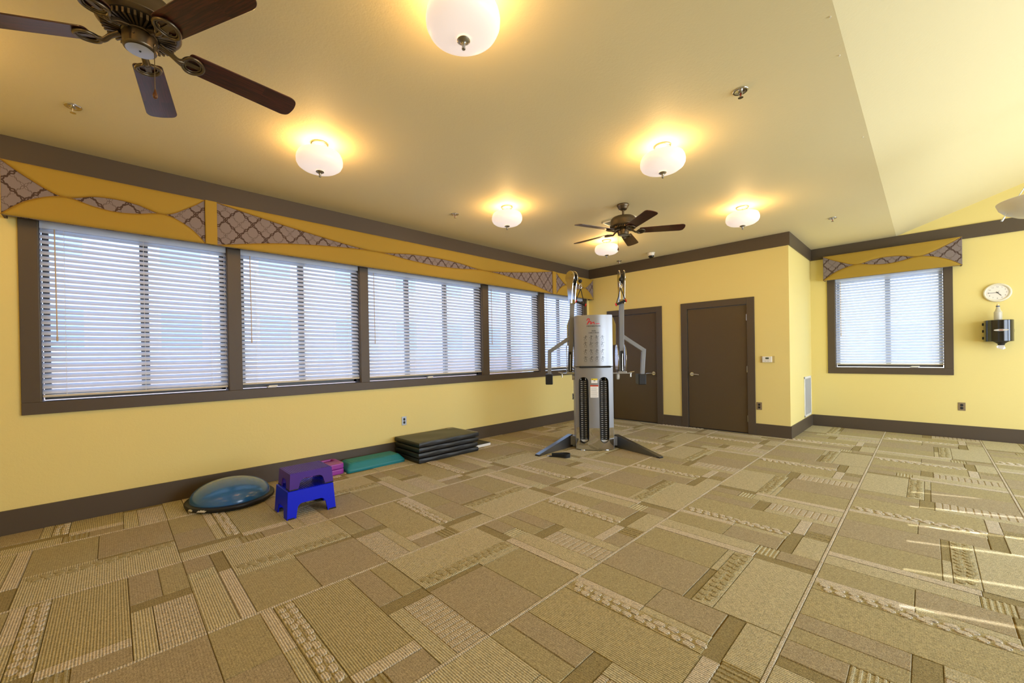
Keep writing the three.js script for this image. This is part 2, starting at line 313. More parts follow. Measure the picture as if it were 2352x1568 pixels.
{ // unseen back window, boards and gaps shaped to cast thin sun lines
  const o = structure('window_9', 'unseen back window with tilted boards added, gaps set to cast sun streaks', [BW[0][0], 0, ZB]);
  const w = BW[0][1] - BW[0][0], slope = 0.39 * SUN_TAN, heights = [1.717, 1.88, 2.05, 2.17, 2.34, 2.50];
  const ys = [0.2, ...heights, 2.95];
  for (let i = 0; i + 1 < ys.length; i++) {
    const y0 = ys[i] + 0.006, y1 = ys[i + 1] - 0.006, g = extrude(poly([[-0.02, y0], [w + 0.02, y0 + slope * (w + 0.04)], [w + 0.02, y1 + slope * (w + 0.04)], [-0.02, y1]]), 0.012);
    g.translate(0, 0, 0.155); part('sun_slit_board', g, M.white, o);
  }
}

// ------------------------------------------------------------------ doors
function makeDoor(n, label, x0, x1, handleLeft) {
  const o = structure('door_' + n, label, [x0, 0, 0]); const w = x1 - x0, k = 0.1;
  part('casing_board', rb(-k, FY, 0, 0.004, DH + k, 0.018, 0.003), M.brown, o); part('casing_board', rb(w - 0.004, FY, 0, w + k, DH + k, 0.018, 0.003), M.brown, o);
  part('casing_board', rb(0.004, DH - 0.004, 0, w - 0.004, DH + k, 0.018, 0.003), M.brown, o);
  part('stop', [bx(0, 0.01, -0.10, 0.008, DH, 0), bx(w - 0.008, 0.01, -0.10, w, DH, 0), bx(0, DH - 0.008, -0.10, w, DH, 0)], M.bronzeDark, o, 'dark door stop');
  part('slab', rb(0.011, 0.022, -0.056, w - 0.011, DH - 0.011, -0.012, 0.003), M.door, o);
  part('door_sweep', bx(0.012, 0.008, -0.05, w - 0.012, 0.03, -0.018), M.rubber, o, 'black rubber sweep');
  const hx = handleLeft ? 0.07 : w - 0.07, s = handleLeft ? 1 : -1, hy = 0.925;
  const handle = part('handle', [rod([hx, hy, -0.012], [hx, hy, 0.002], 0.032, 24), rod([hx, hy, 0], [hx, hy, 0.048], 0.011), tube([[hx, hy, 0.045], [hx + s * 0.04, hy, 0.05], [hx + s * 0.085, hy - 0.002, 0.047], [hx + s * 0.125, hy - 0.008, 0.042]], 0.0095, 20, 10)], M.chrome, o, 'chrome lever handle');
  if (handleLeft) for (const y of [0.25, 1.02, 1.83]) part('hinge', [rb(w - 0.016, y - 0.05, -0.012, w - 0.002, y + 0.05, 0.002, 0.001), cyl(0.007, 0.007, 0.1, w - 0.009, y, 0.004, 12)], M.chrome, o, 'chrome hinge');
  if (handleLeft) part('edge_strip', bx(0.0085, 0.03, -0.03, 0.0125, DH - 0.012, -0.010), M.steel, o, 'pale metal strip');
  return o;
}
makeDoor(1, 'brown flush door half hidden behind the cable machine', D1[0], D1[1], false);
makeDoor(2, 'brown flush door with three chrome hinges beside the thermostat', D2[0], D2[1], true);

// ------------------------------------------------------------------ blinds
const slatGeos = new Map();
function slatGeo(w) {
  if (!slatGeos.has(w)) {
    const pts = [], n = 6, half = 0.025, crown = 0.0035, t = 0.0022; for (let i = 0; i <= n; i++) { const u = -1 + 2 * i / n; pts.push([u * half, crown * (1 - u * u)]); } for (let i = n; i >= 0; i--) { const u = -1 + 2 * i / n; pts.push([u * half, crown * (1 - u * u) - t]); }
    const g = extrude(poly(pts), w - 0.012); g.rotateY(Math.PI / 2); g.translate(0.006, 0, 0); slatGeos.set(w, g);       // length along x, width along z
  }
  return slatGeos.get(w);
}
// local x along the window, y up from the sill, z into the room
function makeBlind(label, w, h, bottom, tilt, cords, wandX, place, group) {
  const o = thing('window_blind', label, 'blind', [0, 0, 0], 0, group); const zc = -0.045, pitch = 0.0435;
  part('headrail', rb(0.006, h - 0.1, zc - 0.03, w - 0.006, h - 0.006, zc + 0.032, 0.003), M.slat, o);
  part('bottom_rail', rb(0.006, bottom, zc - 0.026, w - 0.006, bottom + 0.02, zc + 0.026, 0.005), M.slatRail, o, 'cream bottom rail');
  const y0 = bottom + 0.045, count = Math.round((h - 0.118 - y0) / pitch), step = (h - 0.118 - y0) / count; let y = y0;
  for (let k = 0; k <= count; k++) { const s = part('slat', slatGeo(w), M.slat, o); s.position.set(0, y, zc); s.rotation.x = tilt + (rnd() - 0.5) * 0.05; y += step; }
  for (const c of cords) part('ladder_cord', [rod([c, bottom + 0.01, zc + 0.027], [c, h - 0.09, zc + 0.027], 0.0011, 6), rod([c, bottom + 0.01, zc - 0.027], [c, h - 0.09, zc - 0.027], 0.0011, 6)], M.white, o);
  if (wandX) part('tilt_wand', [rod([wandX, h - 0.1, zc + 0.036], [wandX + 0.004, h - 0.96, zc + 0.038], 0.004, 8), rod([wandX + 0.004, h - 0.96, zc + 0.038], [wandX + 0.004, h - 1.0, zc + 0.038], 0.006, 8)], mat('#cdb79a', 0.5), o, 'tan tilt wand');
  place(o); return o;
}
const TILT = 0.74;
const blindLabels = ['white horizontal blind in the window next to the blank wall', 'white horizontal blind in the second window from the blank wall', 'extra wide white horizontal blind in the widest window', 'white horizontal blind between the widest window and the corner window', 'white horizontal blind in the corner window behind the cable machine'];
const raised = [0.035, 0.05, 0.05, 0.02, 0.05];
WL.forEach(([a, b], i) => { const w = a - b; makeBlind(blindLabels[i], w, WY1 - WY0, raised[i], TILT, i === 2 ? [0.15, w * 0.36, w * 0.64, w - 0.15] : [0.14, w * 0.5, w - 0.14], 0.09, onLeft(a), 'blinds of the long window row'); });
makeBlind('white horizontal blind under the short valance on the gable wall', WW[1] - WW[0], WWY[1] - WWY[0], 0.045, TILT + 0.16, [0.12, 0.6, 1.1], 0.07, (o) => o.position.set(WW[0], WWY[0], ZW));

// ------------------------------------------------------------------ upholstered valances
const trellis = canvas(512, 512, (g, w, h) => {              // printed fabric: dark lattice on taupe
  g.fillStyle = '#85797a'; g.fillRect(0, 0, w, h);
  for (let i = 0; i < 9000; i++) { g.fillStyle = `rgba(${40 + rnd() * 120},${35 + rnd() * 105},${30 + rnd() * 95},0.10)`; g.fillRect(rnd() * w, rnd() * h, 1 + rnd() * 5, 1.5); }
  // ogee lattice: from each crossing the line steps out, bulges and steps in again
  const half = [[0, 0], [0.085, 0.095], [0.15, 0.12], [0.195, 0.18], [0.2, 0.255], [0.27, 0.285], [0.335, 0.31], [0.36, 0.375], [0.42, 0.405], [0.5, 0.5]];
  const line = (ox, oy, sx, sy, wd, col) => { g.strokeStyle = col; g.lineWidth = wd; g.lineJoin = 'round'; g.lineCap = 'round'; g.beginPath(); half.forEach(([x, y], i) => { const X = (ox + sx * x) * w, Y = (oy + sy * y) * h; if (!i) g.moveTo(X, Y); else { const [a, b] = half[i - 1]; g.quadraticCurveTo((ox + sx * (i % 2 ? a : x)) * w, (oy + sy * (i % 2 ? y : b)) * h, X, Y); } }); g.stroke(); };
  for (const oy of [-0.42, 0.58]) for (const [ox, dy] of [[0, 0], [1, 0], [0, 1], [1, 1], [0.5, 0.5]]) for (const sx of [-1, 1]) for (const sy of [-1, 1]) line(ox, oy + dy, sx, sy, 6, 'rgba(78,60,52,0.55)');
  for (const [ox, oy] of [[0, 0], [1, 0], [0, 1], [1, 1], [0.5, 0.5]]) for (const sx of [-1, 1]) for (const sy of [-1, 1]) line(ox, oy, sx, sy, 19, '#46322b');
});
trellis.wrapS = trellis.wrapT = THREE.RepeatWrapping;
M.trellis = mat('#ffffff', 0.8, 0, { map: trellis });
const spline = (pts, n) => { const c = new THREE.SplineCurve(pts.map(([x, y]) => new THREE.Vector2(x, y))); return c.getPoints(n); };
// padded cloth between a curve and a straight edge, rounded towards its edges
function swag(curve, edge, upper, z0) {
  const pos = [], idx = [], n = 10; 
  curve.forEach((p) => { const a = upper ? p.y : edge, b = upper ? edge : p.y, hgt = Math.max(b - a, 0.0004); for (let k = 0; k <= n; k++) { const t = 0.5 - 0.5 * Math.cos(Math.PI * k / n), e = Math.min(t, 1 - t) * hgt, q = 1 - Math.min(1, e / 0.032); pos.push(p.x, a + t * hgt, z0 - 0.003 + 0.019 * Math.sqrt(Math.max(0, 1 - q * q)) * Math.min(1, hgt / 0.03)); } });
  for (let i = 0; i + 1 < curve.length; i++) for (let k = 0; k < n; k++) { const a = i * (n + 1) + k, b = a + n + 1; idx.push(a, b, a + 1, a + 1, b, b + 1); }
  const g = new THREE.BufferGeometry(); g.setAttribute('position', new THREE.Float32BufferAttribute(pos, 3)); g.setIndex(idx); g.computeVertexNormals(); return g;
}
// local x along the valance, y up, z out from the wall
function makeValance(label, L, h, depth, segs, bands, place) {
  const o = thing('window_valance', label, 'valance');
  const g = metres(rb(0, 0, depth - 0.022, L, h, depth, 0.006)); const uv = g.attributes.uv; for (let i = 0; i < uv.count; i++) uv.setXY(i, uv.getX(i) / 0.235, uv.getY(i) / 0.26);
  part('fabric_board', g, M.trellis, o, 'taupe board fabric printed with a dark trellis');
  part('cornice_box', [bx(0.002, 0.002, 0.001, 0.02, h - 0.004, depth - 0.01), bx(L - 0.02, 0.002, 0.001, L - 0.002, h - 0.004, depth - 0.01), bx(0.002, h - 0.022, 0.001, L - 0.002, h - 0.003, depth - 0.01)], mat('#5d4d44', 0.8), o);
  for (const [a, b, c1, c2] of segs) {
    const w = b - a, X = (s) => a + s * w, Y = (t) => 0.004 + t * (h - 0.008), s1 = c1, s2 = c2;
    const U = spline([[X(0), Y(1)], [X(s1 * 0.42), Y(0.75)], [X(s1), Y(0.508)], [X((s1 + 0.5) / 2 + 0.02), Y(0.615)], [X(0.5), Y(0.645)], [X((s2 + 0.5) / 2 - 0.02), Y(0.615)], [X(s2), Y(0.508)], [X(1 - (1 - s2) * 0.42), Y(0.75)], [X(1), Y(1)]], 60);
    const Lw = spline([[X(0), Y(0)], [X(s1 * 0.42), Y(0.31)], [X(s1), Y(0.50)], [X((s1 + 0.5) / 2 + 0.02), Y(0.41)], [X(0.5), Y(0.375)], [X((s2 + 0.5) / 2 - 0.02), Y(0.41)], [X(s2), Y(0.50)], [X(1 - (1 - s2) * 0.42), Y(0.31)], [X(1), Y(0)]], 60);
    for (const [curve, upper, name] of [[U, true, 'upper_swag'], [Lw, false, 'lower_swag']]) {
      const sw = part(name, swag(curve, upper ? h - 0.002 : 0.002, upper, depth), M.gold, o, 'padded gold fabric');
      part('piping', tube(curve.map((p) => [p.x, p.y, depth + 0.004]), 0.0042, 90, 6), M.goldPipe, sw);
    }
  }
  for (const [a, b] of bands) { const bd = part('band', rb(a, 0.001, depth - 0.004, b, h - 0.001, depth + 0.019, 0.008, 3), M.gold, o, 'upright gold fabric band'); }
  place(o); return o;
}
{
  const zt = 7.845, ze = 0.045, L = zt - ze;
  makeValance('long gold and trellis fabric valance above the row of windows', L, 0.415, 0.115, [[0, 1.245, 0.253, 0.76], [1.34, 6.47, 0.305, 0.688], [6.57, L, 0.25, 0.75]], [[1.245, 1.34], [6.47, 6.57]], (o) => { o.position.set(0.021, 2.40, zt); o.rotation.y = Math.PI / 2; });
  makeValance('short gold and trellis fabric valance above the gable wall window', 1.525, 0.405, 0.115, [[0, 1.525, 0.268, 0.737]], [], (o) => o.position.set(3.592, 2.456, ZW + 0.021));
}

// ------------------------------------------------------------------ ceiling lights
const lampProfile = [[0.163, 0], [0.170, -0.004], [0.181, -0.03], [0.186, -0.06], [0.184, -0.09], [0.172, -0.118], [0.145, -0.141], [0.1, -0.155], [0.045, -0.161], [0.012, -0.162]];
const bowlInner = lampProfile.map(([r, y]) => [Math.max(r - 0.006, 0.010), y + 0.005]).reverse();
const bowlGeo = lathe([...lampProfile.slice().reverse(), ...bowlInner.slice().reverse()].map((p) => p), 48);
M.bowl = new THREE.MeshPhysicalMaterial({ color: C('#fff3e0'), roughness: 0.35, emissive: new THREE.Color().setRGB(1, 0.86, 0.84), emissiveIntensity: 0.98 });
function makeCeilingLight(label, x, z) {
  const o = thing('ceiling_light', label, 'light', [x, H, z], 0, 'round ceiling lights in a grid');
  part('canopy', lathe([[0, -0.0005], [0.066, -0.001], [0.068, -0.008], [0.06, -0.02], [0.03, -0.028], [0, -0.029]], 36), M.satin, o, 'brushed nickel canopy');
  part('stem', cyl(0.006, 0.006, 0.215, 0, -0.13, 0, 12), M.satin, o);
  const b = part('glass_bowl', bowlGeo, M.bowl, o, 'glowing white glass bowl'); b.position.y = -0.085; b.scale.set(0.95, 0.83, 0.95);
  part('finial', lathe([[0, -0.222], [0.030, -0.224], [0.032, -0.229], [0.018, -0.238], [0.009, -0.242], [0.008, -0.262], [0.0095, -0.266], [0.008, -0.270], [0, -0.271]], 24), M.satin, o, 'nickel finial');
  const l = new THREE.PointLight(new THREE.Color().setRGB(1, 0.58, 0.19), 1.55, 0, 2); l.position.set(0, -0.16, 0); l.castShadow = true; l.shadow.radius = 2.5; o.add(l);
}
const LX = [1.44, 3.27], LZ = [6.01, 3.86, 1.69];
const lampLabels = [['round glass ceiling light off the cherry blade tip of the long-chained fan', 'round glass ceiling light alone between the long-chained fan and the vault'], ['round glass ceiling light beside the small sprinkler above the widest window', 'round glass ceiling light between the far fan and a sprinkler near the vault'], ['round glass ceiling light partly hidden behind the far fan', 'round glass ceiling light closest to the return wall']];
LZ.forEach((z, j) => LX.forEach((x, i) => makeCeilingLight(lampLabels[j][i], x, z)));
makeCeilingLight('round glass ceiling light near the back wall, on the blinds side', LX[0], 8.17); makeCeilingLight('round glass ceiling light near the back wall, on the vault side', LX[1], 8.17);

// ------------------------------------------------------------------ ceiling fans
const grainN = [noise(40, 41), noise(150, 43)];
const wood = data(512, (u, v) => { const t = 0.55 + 0.5 * grainN[0](u * 0.15, v * 1.0) + 0.35 * (grainN[1](u * 0.1, v) - 0.5); return [0.32 * t, 0.145 * t, 0.115 * t]; }, true);
M.blade = new THREE.MeshPhysicalMaterial({ map: wood, roughness: 0.3, clearcoat: 0.35, clearcoatRoughness: 0.2 });
function bladeGeo() {
  const s = new THREE.Shape(), w0 = 0.058, w1 = 0.070, a = 0.175, b = 0.665; s.moveTo(a, -w0 + 0.02); s.quadraticCurveTo(a, -w0, a + 0.02, -w0); s.lineTo(b - 0.045, -w1); s.quadraticCurveTo(b - 0.004, -w1 + 0.002, b, -w1 + 0.035); s.quadraticCurveTo(b + 0.008, 0, b, w1 - 0.035); s.quadraticCurveTo(b - 0.004, w1 - 0.002, b - 0.045, w1); s.lineTo(a + 0.02, w0); s.quadraticCurveTo(a, w0, a, w0 - 0.02); s.closePath();
  const g = extrude(s, 0.004, 0.0012, 1, 10); const uv = g.attributes.uv, p = g.attributes.position; for (let i = 0; i < uv.count; i++) uv.setXY(i, p.getX(i) / 0.5, p.getY(i) / 0.16); g.rotateX(-Math.PI / 2); return g;
}
const BLADE = bladeGeo();
function ironGeo() {
  const pts = []; for (let i = 0; i < 26; i++) { const t = i / 26 * Math.PI * 2, c = Math.cos(t), s = Math.sin(t); pts.push([0.195 + 0.042 * c, -0.008, (0.052 - 0.014 * c) * s * (0.9 + 0.15 * c)]); }
  const inner = pts.map(([x, y, z]) => [0.195 + (x - 0.195) * 0.76, y + 0.003, z * 0.78]);
  return [tube(pts, 0.0075, 52, 8, true), tube(inner, 0.004, 52, 6, true), tube([[0.07, 0.022, 0], [0.105, 0.010, 0], [0.135, -0.012, 0], [0.158, -0.008, 0]], 0.0105, 18, 8), tube([[0.07, 0.022, 0.014], [0.108, 0.006, 0.010], [0.14, -0.014, 0.012], [0.165, -0.008, 0.03]], 0.005, 18, 6), tube([[0.07, 0.022, -0.014], [0.108, 0.006, -0.010], [0.14, -0.014, -0.012], [0.165, -0.008, -0.03]], 0.005, 18, 6), bx(0.155, -0.006, -0.012, 0.236, -0.001, 0.012)];
}
const IRON = join(ironGeo());
function makeFan(label, x, z, start, chainAt, chainLen) {
  const o = thing('ceiling_fan', label, 'fan', [x, H, z], 0, 'five-blade ceiling fans'); const yb = -0.315;
  part('canopy', lathe([[0, -0.0005], [0.066, -0.001], [0.069, -0.012], [0.062, -0.022], [0.05, -0.045], [0.044, -0.058], [0.03, -0.066], [0, -0.067]], 40), M.bronze, o);
  part('downrod', cyl(0.0125, 0.0125, 0.1, 0, -0.105, 0, 16), M.bronze, o);
  part('motor_housing', lathe([[0.03, -0.138], [0.08, -0.142], [0.122, -0.152], [0.14, -0.172], [0.145, -0.2], [0.143, -0.238], [0.15, -0.245], [0.15, -0.253], [0.132, -0.264], [0.132, -0.258], [0.03, -0.25]], 56), M.bronze, o);
  const disc = part('vent_disc', lathe([[0.134, -0.259], [0.126, -0.27], [0.06, -0.282], [0.0, -0.284]], 56), M.bronzeDark, o, 'dark underside of the motor');
  for (let k = 0; k < 40; k++) { const t = k / 40 * Math.PI * 2, c = Math.cos(t), s = Math.sin(t); const f = part('vent_fin', finGeo, M.bronze, disc); f.rotation.y = t; }
  part('rotor_ring', lathe([[0.04, -0.28], [0.062, -0.282], [0.064, -0.292], [0.04, -0.296]], 40), M.bronze, o);
  part('switch_cup', lathe([[0.03, -0.292], [0.060, -0.294], [0.062, -0.30], [0.061, -0.345], [0.058, -0.352], [0.052, -0.355], [0, -0.356]], 48), M.bronze, o);
  part('bottom_plate', lathe([[0, -0.3555], [0.051, -0.3558], [0.0505, -0.3575], [0, -0.3585]], 40), mat('#b9bcc0', 0.3, 0.8), o, 'silvery bottom plate');
  part('plug', cyl(0.004, 0.004, 0.003, 0, -0.359, 0, 12), M.black, o); for (const t of [0.4, 2.5, 4.6]) part('screw', rod([0.06 * Math.cos(t), -0.32, 0.06 * Math.sin(t)], [0.066 * Math.cos(t), -0.32, 0.066 * Math.sin(t)], 0.004), M.bronze, o);
  for (let k = 0; k < 5; k++) {
    const t = (start + 72 * k) * Math.PI / 180, b = new THREE.Group(); b.name = 'blade_assembly'; b.rotation.y = -t; b.position.y = yb; o.add(b);
    const iron = part('blade_iron', IRON, M.bronze, b, 'bronze blade bracket'); iron.rotation.x = -0.21; const bl = part('blade', BLADE, M.blade, b, 'dark cherry wood blade'); bl.rotation.x = -0.21; bl.position.y = 0.002;
  }
  const ct = chainAt * Math.PI / 180, cx = 0.062 * Math.cos(ct), cz = 0.062 * Math.sin(ct);
  const ch = part('pull_chain', [rod([cx, -0.335, cz], [cx, -0.345 - chainLen, cz], 0.0016, 6), tube([[cx * 0.9, -0.33, cz * 0.9], [cx * 1.05, -0.328, cz * 1.05], [cx, -0.338, cz]], 0.0025, 8, 6)], M.bronze, o);
  part('pull', lathe([[0, 0.014], [0.003, 0.012], [0.0045, 0.004], [0.008, -0.008], [0.009, -0.018], [0.007, -0.026], [0, -0.029]], 16), mat('#5a3318', 0.4), ch, 'wooden pull').position.set(cx, -0.355 - chainLen, cz);
}
const finGeo = (() => { const g = bx(0.066, -0.287, -0.004, 0.129, -0.266, 0.004); return g; })();
makeFan('ceiling fan with a long pull chain, over the floor beside the first window', 2.40, 7.15, -97, -48, 0.185);
makeFan('ceiling fan hanging over the cable machine', 2.365, 2.87, -36, 140, 0.15);

// ------------------------------------------------------------------ small things on the ceiling
function makeSprinkler(label, x, z) {
  const o = thing('sprinkler', label, 'sprinkler', [x, H, z], 0, 'sprinkler heads in the flat ceiling');
  part('escutcheon', lathe([[0, -0.001], [0.045, -0.0005], [0.047, -0.004], [0.042, -0.009], [0.028, -0.006], [0.02, -0.004], [0, -0.004]], 32), M.chrome, o);
  part('body', [cyl(0.011, 0.013, 0.018, 0, -0.012, 0, 16), rod([0.01, -0.018, 0], [0.004, -0.045, 0], 0.0025), rod([-0.01, -0.018, 0], [-0.004, -0.045, 0], 0.0025)], M.chrome, o);
  part('glass_bulb', rod([0, -0.02, 0], [0, -0.042, 0], 0.0028), mat('#b8332a', 0.2), o, 'red glass bulb');
  part('deflector', [cyl(0.016, 0.016, 0.0015, 0, -0.047, 0, 16), cyl(0.004, 0.006, 0.006, 0, -0.044, 0, 12)], M.chrome, o);
}
[['chrome ceiling sprinkler below the fan with the long pull chain', 0.85, 7.43], ['chrome ceiling sprinkler between the vault edge and a ceiling light', 3.936, 4.175], ['chrome ceiling sprinkler beside the light above the widest window', 0.86, 4.17], ['chrome ceiling sprinkler by the return wall and the vault', 3.936, 0.3], ['chrome ceiling sprinkler in the corner above the cable machine', 0.855, 0.28]].forEach((a) => makeSprinkler(...a));
{
  const o = thing('security_camera', 'white dome security camera with black lens on the ceiling', 'camera', [1.53, H, 0.40]);
  part('housing', lathe([[0, -0.001], [0.062, -0.001], [0.062, -0.012], [0.055, -0.014], [0.052, -0.05], [0.046, -0.056], [0, -0.056]], 36), M.white, o);
  part('dome', lathe([[0.044, -0.056], [0.043, -0.07], [0.034, -0.088], [0.018, -0.098], [0, -0.101]], 32), mat('#0c0d10', 0.08), o, 'black dome');
  const v = thing('ceiling_vent', 'white square air vent in the ceiling behind the far fan', 'vent', [2.06, H, 2.40]);
  part('frame', [rb(-0.21, -0.012, -0.1, 0.21, -0.0005, -0.075), rb(-0.21, -0.012, 0.075, 0.21, -0.0005, 0.1), rb(-0.21, -0.012, -0.1, -0.185, -0.0005, 0.1), rb(0.185, -0.012, -0.1, 0.21, -0.0005, 0.1)], M.white, v);
  for (let k = 0; k < 6; k++) { const s = part('louver', rb(-0.186, -0.001, -0.012, 0.186, 0.001, 0.012, 0.0008, 1), M.white, v); s.position.set(0, -0.008, -0.062 + k * 0.025); s.rotation.x = 0.5; }
}
{ // bowl pendant at the vault
  const px = 5.50, pz = 1.5, py = 2.40, r = 0.31, top = H + (px - XV) * RISE;
  const o = thing('pendant_light', 'frosted white glass bowl pendant hanging from the vault', 'light', [px, py, pz]);
  const prof = [[0, 0], [0.12, 0.006], [0.2, 0.026], [0.26, 0.062], [0.295, 0.105], [r, 0.15], [r - 0.004, 0.155], [r - 0.012, 0.15], [0.283, 0.105], [0.25, 0.068], [0.19, 0.034], [0.11, 0.014], [0, 0.008]];
  part('glass_bowl', lathe(prof, 64), new THREE.MeshPhysicalMaterial({ color: C('#f1efe8'), roughness: 0.35, transmission: 0.15, thickness: 0 }), o, 'unlit frosted white glass bowl');
  for (const t of [2.95, 0.85, 5.0]) { const c = Math.cos(t), s = Math.sin(t); part('rod', rod([0.27 * c, 0.03, 0.27 * s], [0.012 * c, 0.56, 0.012 * s], 0.004), M.chrome, o, 'slim nickel rod'); part('rod_tip', rod([0.285 * c, -0.002, 0.285 * s], [0.27 * c, 0.03, 0.27 * s], 0.0065), M.chrome, o); }
  part('stem', [cyl(0.007, 0.007, top - py - 0.55, 0, (top - py + 0.55) / 2, 0, 12), lathe([[0, 0.54], [0.02, 0.55], [0.024, 0.57], [0, 0.59]], 20)], M.satin, o);
  const can = part('canopy', lathe([[0, -0.03], [0.05, -0.026], [0.066, -0.01], [0.068, 0.012], [0, 0.013]], 32), M.satin, o); can.position.y = top - py; can.rotation.z = Math.atan(RISE);
}

// ------------------------------------------------------------------ cable machine (local x to its right, z to its front)
{
  const o = thing('cable_machine', 'silver dual cable cross machine with printed exercise chart and black weight stacks', 'gym machine', [1.607, FY, 2.386], 39 * Math.PI / 180);
  const R = 0.46, half = 0.248, a0 = Math.asin(half / R), zf = 0.235 - R;        // bowed front, arc of radius R
  const arcShell = (y0, y1, r, t, spread = a0, seg = 28) => {
    const s = new THREE.Shape(); s.absarc(0, 0, r, Math.PI / 2 - spread, Math.PI / 2 + spread, false); s.absarc(0, 0, r - t, Math.PI / 2 + spread, Math.PI / 2 - spread, true);
    const g = extrude(s, y1 - y0, 0, 1, seg); g.rotateX(Math.PI / 2); g.scale(1, -1, 1); const idx = g.attributes.position; // y up, arc towards +z
    for (let i = 0; i < idx.count; i += 3) { for (const at of Object.values(g.attributes)) for (let c = 0; c < at.itemSize; c++) { const k = at.array[(i + 1) * at.itemSize + c]; at.array[(i + 1) * at.itemSize + c] = at.array[(i + 2) * at.itemSize + c]; at.array[(i + 2) * at.itemSize + c] = k; } }
    g.computeVertexNormals(); g.translate(0, y0, zf); return g;
  };
  // lower front with two slots: a curved grid of strips around the openings
  const onArc = (x) => zf + Math.sqrt(R * R - x * x);
  function frontSheet(y0, y1, holes, t = 0.006, z = 0) {      // flat shape with holes bent onto the arc
    const s = rrect(2 * half, y1 - y0, 0.006, 0, (y0 + y1) / 2); for (const [hx, hy, hw, hh, hr] of holes) s.holes.push(rrect(hw, hh, hr, hx, hy, THREE.Path));
    // dense columns so that the sheet can bend
    const pos = [], nor = [], N = 60, ny = 90, inside = (x, y) => { for (const [hx, hy, hw, hh, hr] of holes) { const dx = Math.max(Math.abs(x - hx) - (hw / 2 - hr), 0), dy = Math.max(Math.abs(y - hy) - (hh / 2 - hr), 0); if (Math.hypot(dx, dy) < hr) return true; } return false; };
    const xs = []; for (let i = 0; i <= N; i++) xs.push(-half + 2 * half * i / N);
    const g = new THREE.ShapeGeometry(s, 10); // triangulated outline, then split along x
    const src = g.toNonIndexed().attributes.position, tris = []; for (let i = 0; i < src.count; i += 3) tris.push([0, 1, 2].map((k) => [src.getX(i + k), src.getY(i + k)]));
    const clip = (P, x, keepLess) => { const out = []; for (let i = 0; i < P.length; i++) { const A = P[i], B = P[(i + 1) % P.length], ia = keepLess ? A[0] <= x : A[0] >= x, ib = keepLess ? B[0] <= x : B[0] >= x; if (ia) out.push(A); if (ia !== ib) { const q = (x - A[0]) / (B[0] - A[0]); out.push([x, A[1] + q * (B[1] - A[1])]); } } return out; };
    for (const t3 of tris) for (let i = 0; i < N; i++) {
      let P = clip(t3, xs[i], false); if (P.length < 3) continue; P = clip(P, xs[i + 1], true); if (P.length < 3) continue;
      for (let k = 1; k + 1 < P.length; k++) for (const q of [P[0], P[k], P[k + 1]]) { pos.push(q[0], q[1], onArc(q[0]) + z); const n = Math.hypot(q[0], onArc(q[0]) - zf); nor.push(q[0] / n, 0, (onArc(q[0]) - zf) / n); }
    }
    const out = new THREE.BufferGeometry(); out.setAttribute('position', new THREE.Float32BufferAttribute(pos, 3)); out.setAttribute('normal', new THREE.Float32BufferAttribute(nor, 3));
    const uv = new Float32Array(pos.length / 3 * 2); for (let i = 0; i < uv.length / 2; i++) { uv[2 * i] = (pos[3 * i] + half) / (2 * half); uv[2 * i + 1] = (pos[3 * i + 1] - y0) / (y1 - y0); } out.setAttribute('uv', new THREE.BufferAttribute(uv, 2)); return out;
  }
  const slots = [[-0.142, 0.545, 0.112, 0.87, 0.056], [0.122, 0.545, 0.112, 0.87, 0.056]];
  const brushed = mat('#94969b', 0.42, 0.45), mirror = mat('#cfd0d3', 0.07, 1);
  const lowSlots = slots.map(([x, y, w, h, r]) => [x, y, w, h, r]);
  // upper part of the lower front (brushed) and its polished kick panel, divided at 0.30
  const cutAt = 0.305, upHoles = slots.map(([x, y, w, h, r]) => [x, (cutAt - 0.2 + y + h / 2) / 2, w, y + h / 2 - (cutAt - 0.2), r]);
  const front = frontSheet(0.012, 1.118, lowSlots);
  const P = front.attributes.position, up = [], low = []; for (let i = 0; i < P.count; i += 3) { const my = (P.getY(i) + P.getY(i + 1) + P.getY(i + 2)) / 3; (my > cutAt ? up : low).push(i); }
  // split triangles at the kick line so the two finishes meet in a straight edge
  const splitY = (keepUp) => { const pos = [], nor = []; for (let i = 0; i < P.count; i += 3) { let T3 = [0, 1, 2].map((k) => [P.getX(i + k), P.getY(i + k)]); const out = []; for (let k = 0; k < 3; k++) { const A = T3[k], B = T3[(k + 1) % 3], ia = keepUp ? A[1] >= cutAt : A[1] <= cutAt, ib = keepUp ? B[1] >= cutAt : B[1] <= cutAt; if (ia) out.push(A); if (ia !== ib) { const q = (cutAt - A[1]) / (B[1] - A[1]); out.push([A[0] + q * (B[0] - A[0]), cutAt]); } } for (let k = 1; k + 1 < out.length; k++) for (const q of [out[0], out[k], out[k + 1]]) { const z = onArc(q[0]); pos.push(q[0], q[1], z); const n = Math.hypot(q[0], z - zf); nor.push(q[0] / n, 0, (z - zf) / n); } } const g = new THREE.BufferGeometry(); g.setAttribute('position', new THREE.Float32BufferAttribute(pos, 3)); g.setAttribute('normal', new THREE.Float32BufferAttribute(nor, 3)); g.setAttribute('uv', new THREE.BufferAttribute(new Float32Array(pos.length / 3 * 2), 2)); return g; };
  part('lower_shroud', splitY(true), brushed, o, 'brushed silver lower front');
  part('kick_panel', splitY(false), mirror, o, 'polished steel kick panel');
  // body behind the front
  part('side_panel', rb(-half - 0.002, 0.012, -0.20, -half + 0.006, 1.80, onArc(half) + 0.002, 0.003), brushed, o); part('side_panel', rb(half - 0.006, 0.012, -0.20, half + 0.002, 1.80, onArc(half) + 0.002, 0.003), brushed, o);
  part('back_panel', rb(-half, 0.012, -0.205, half, 1.80, -0.195, 0.003), brushed, o);
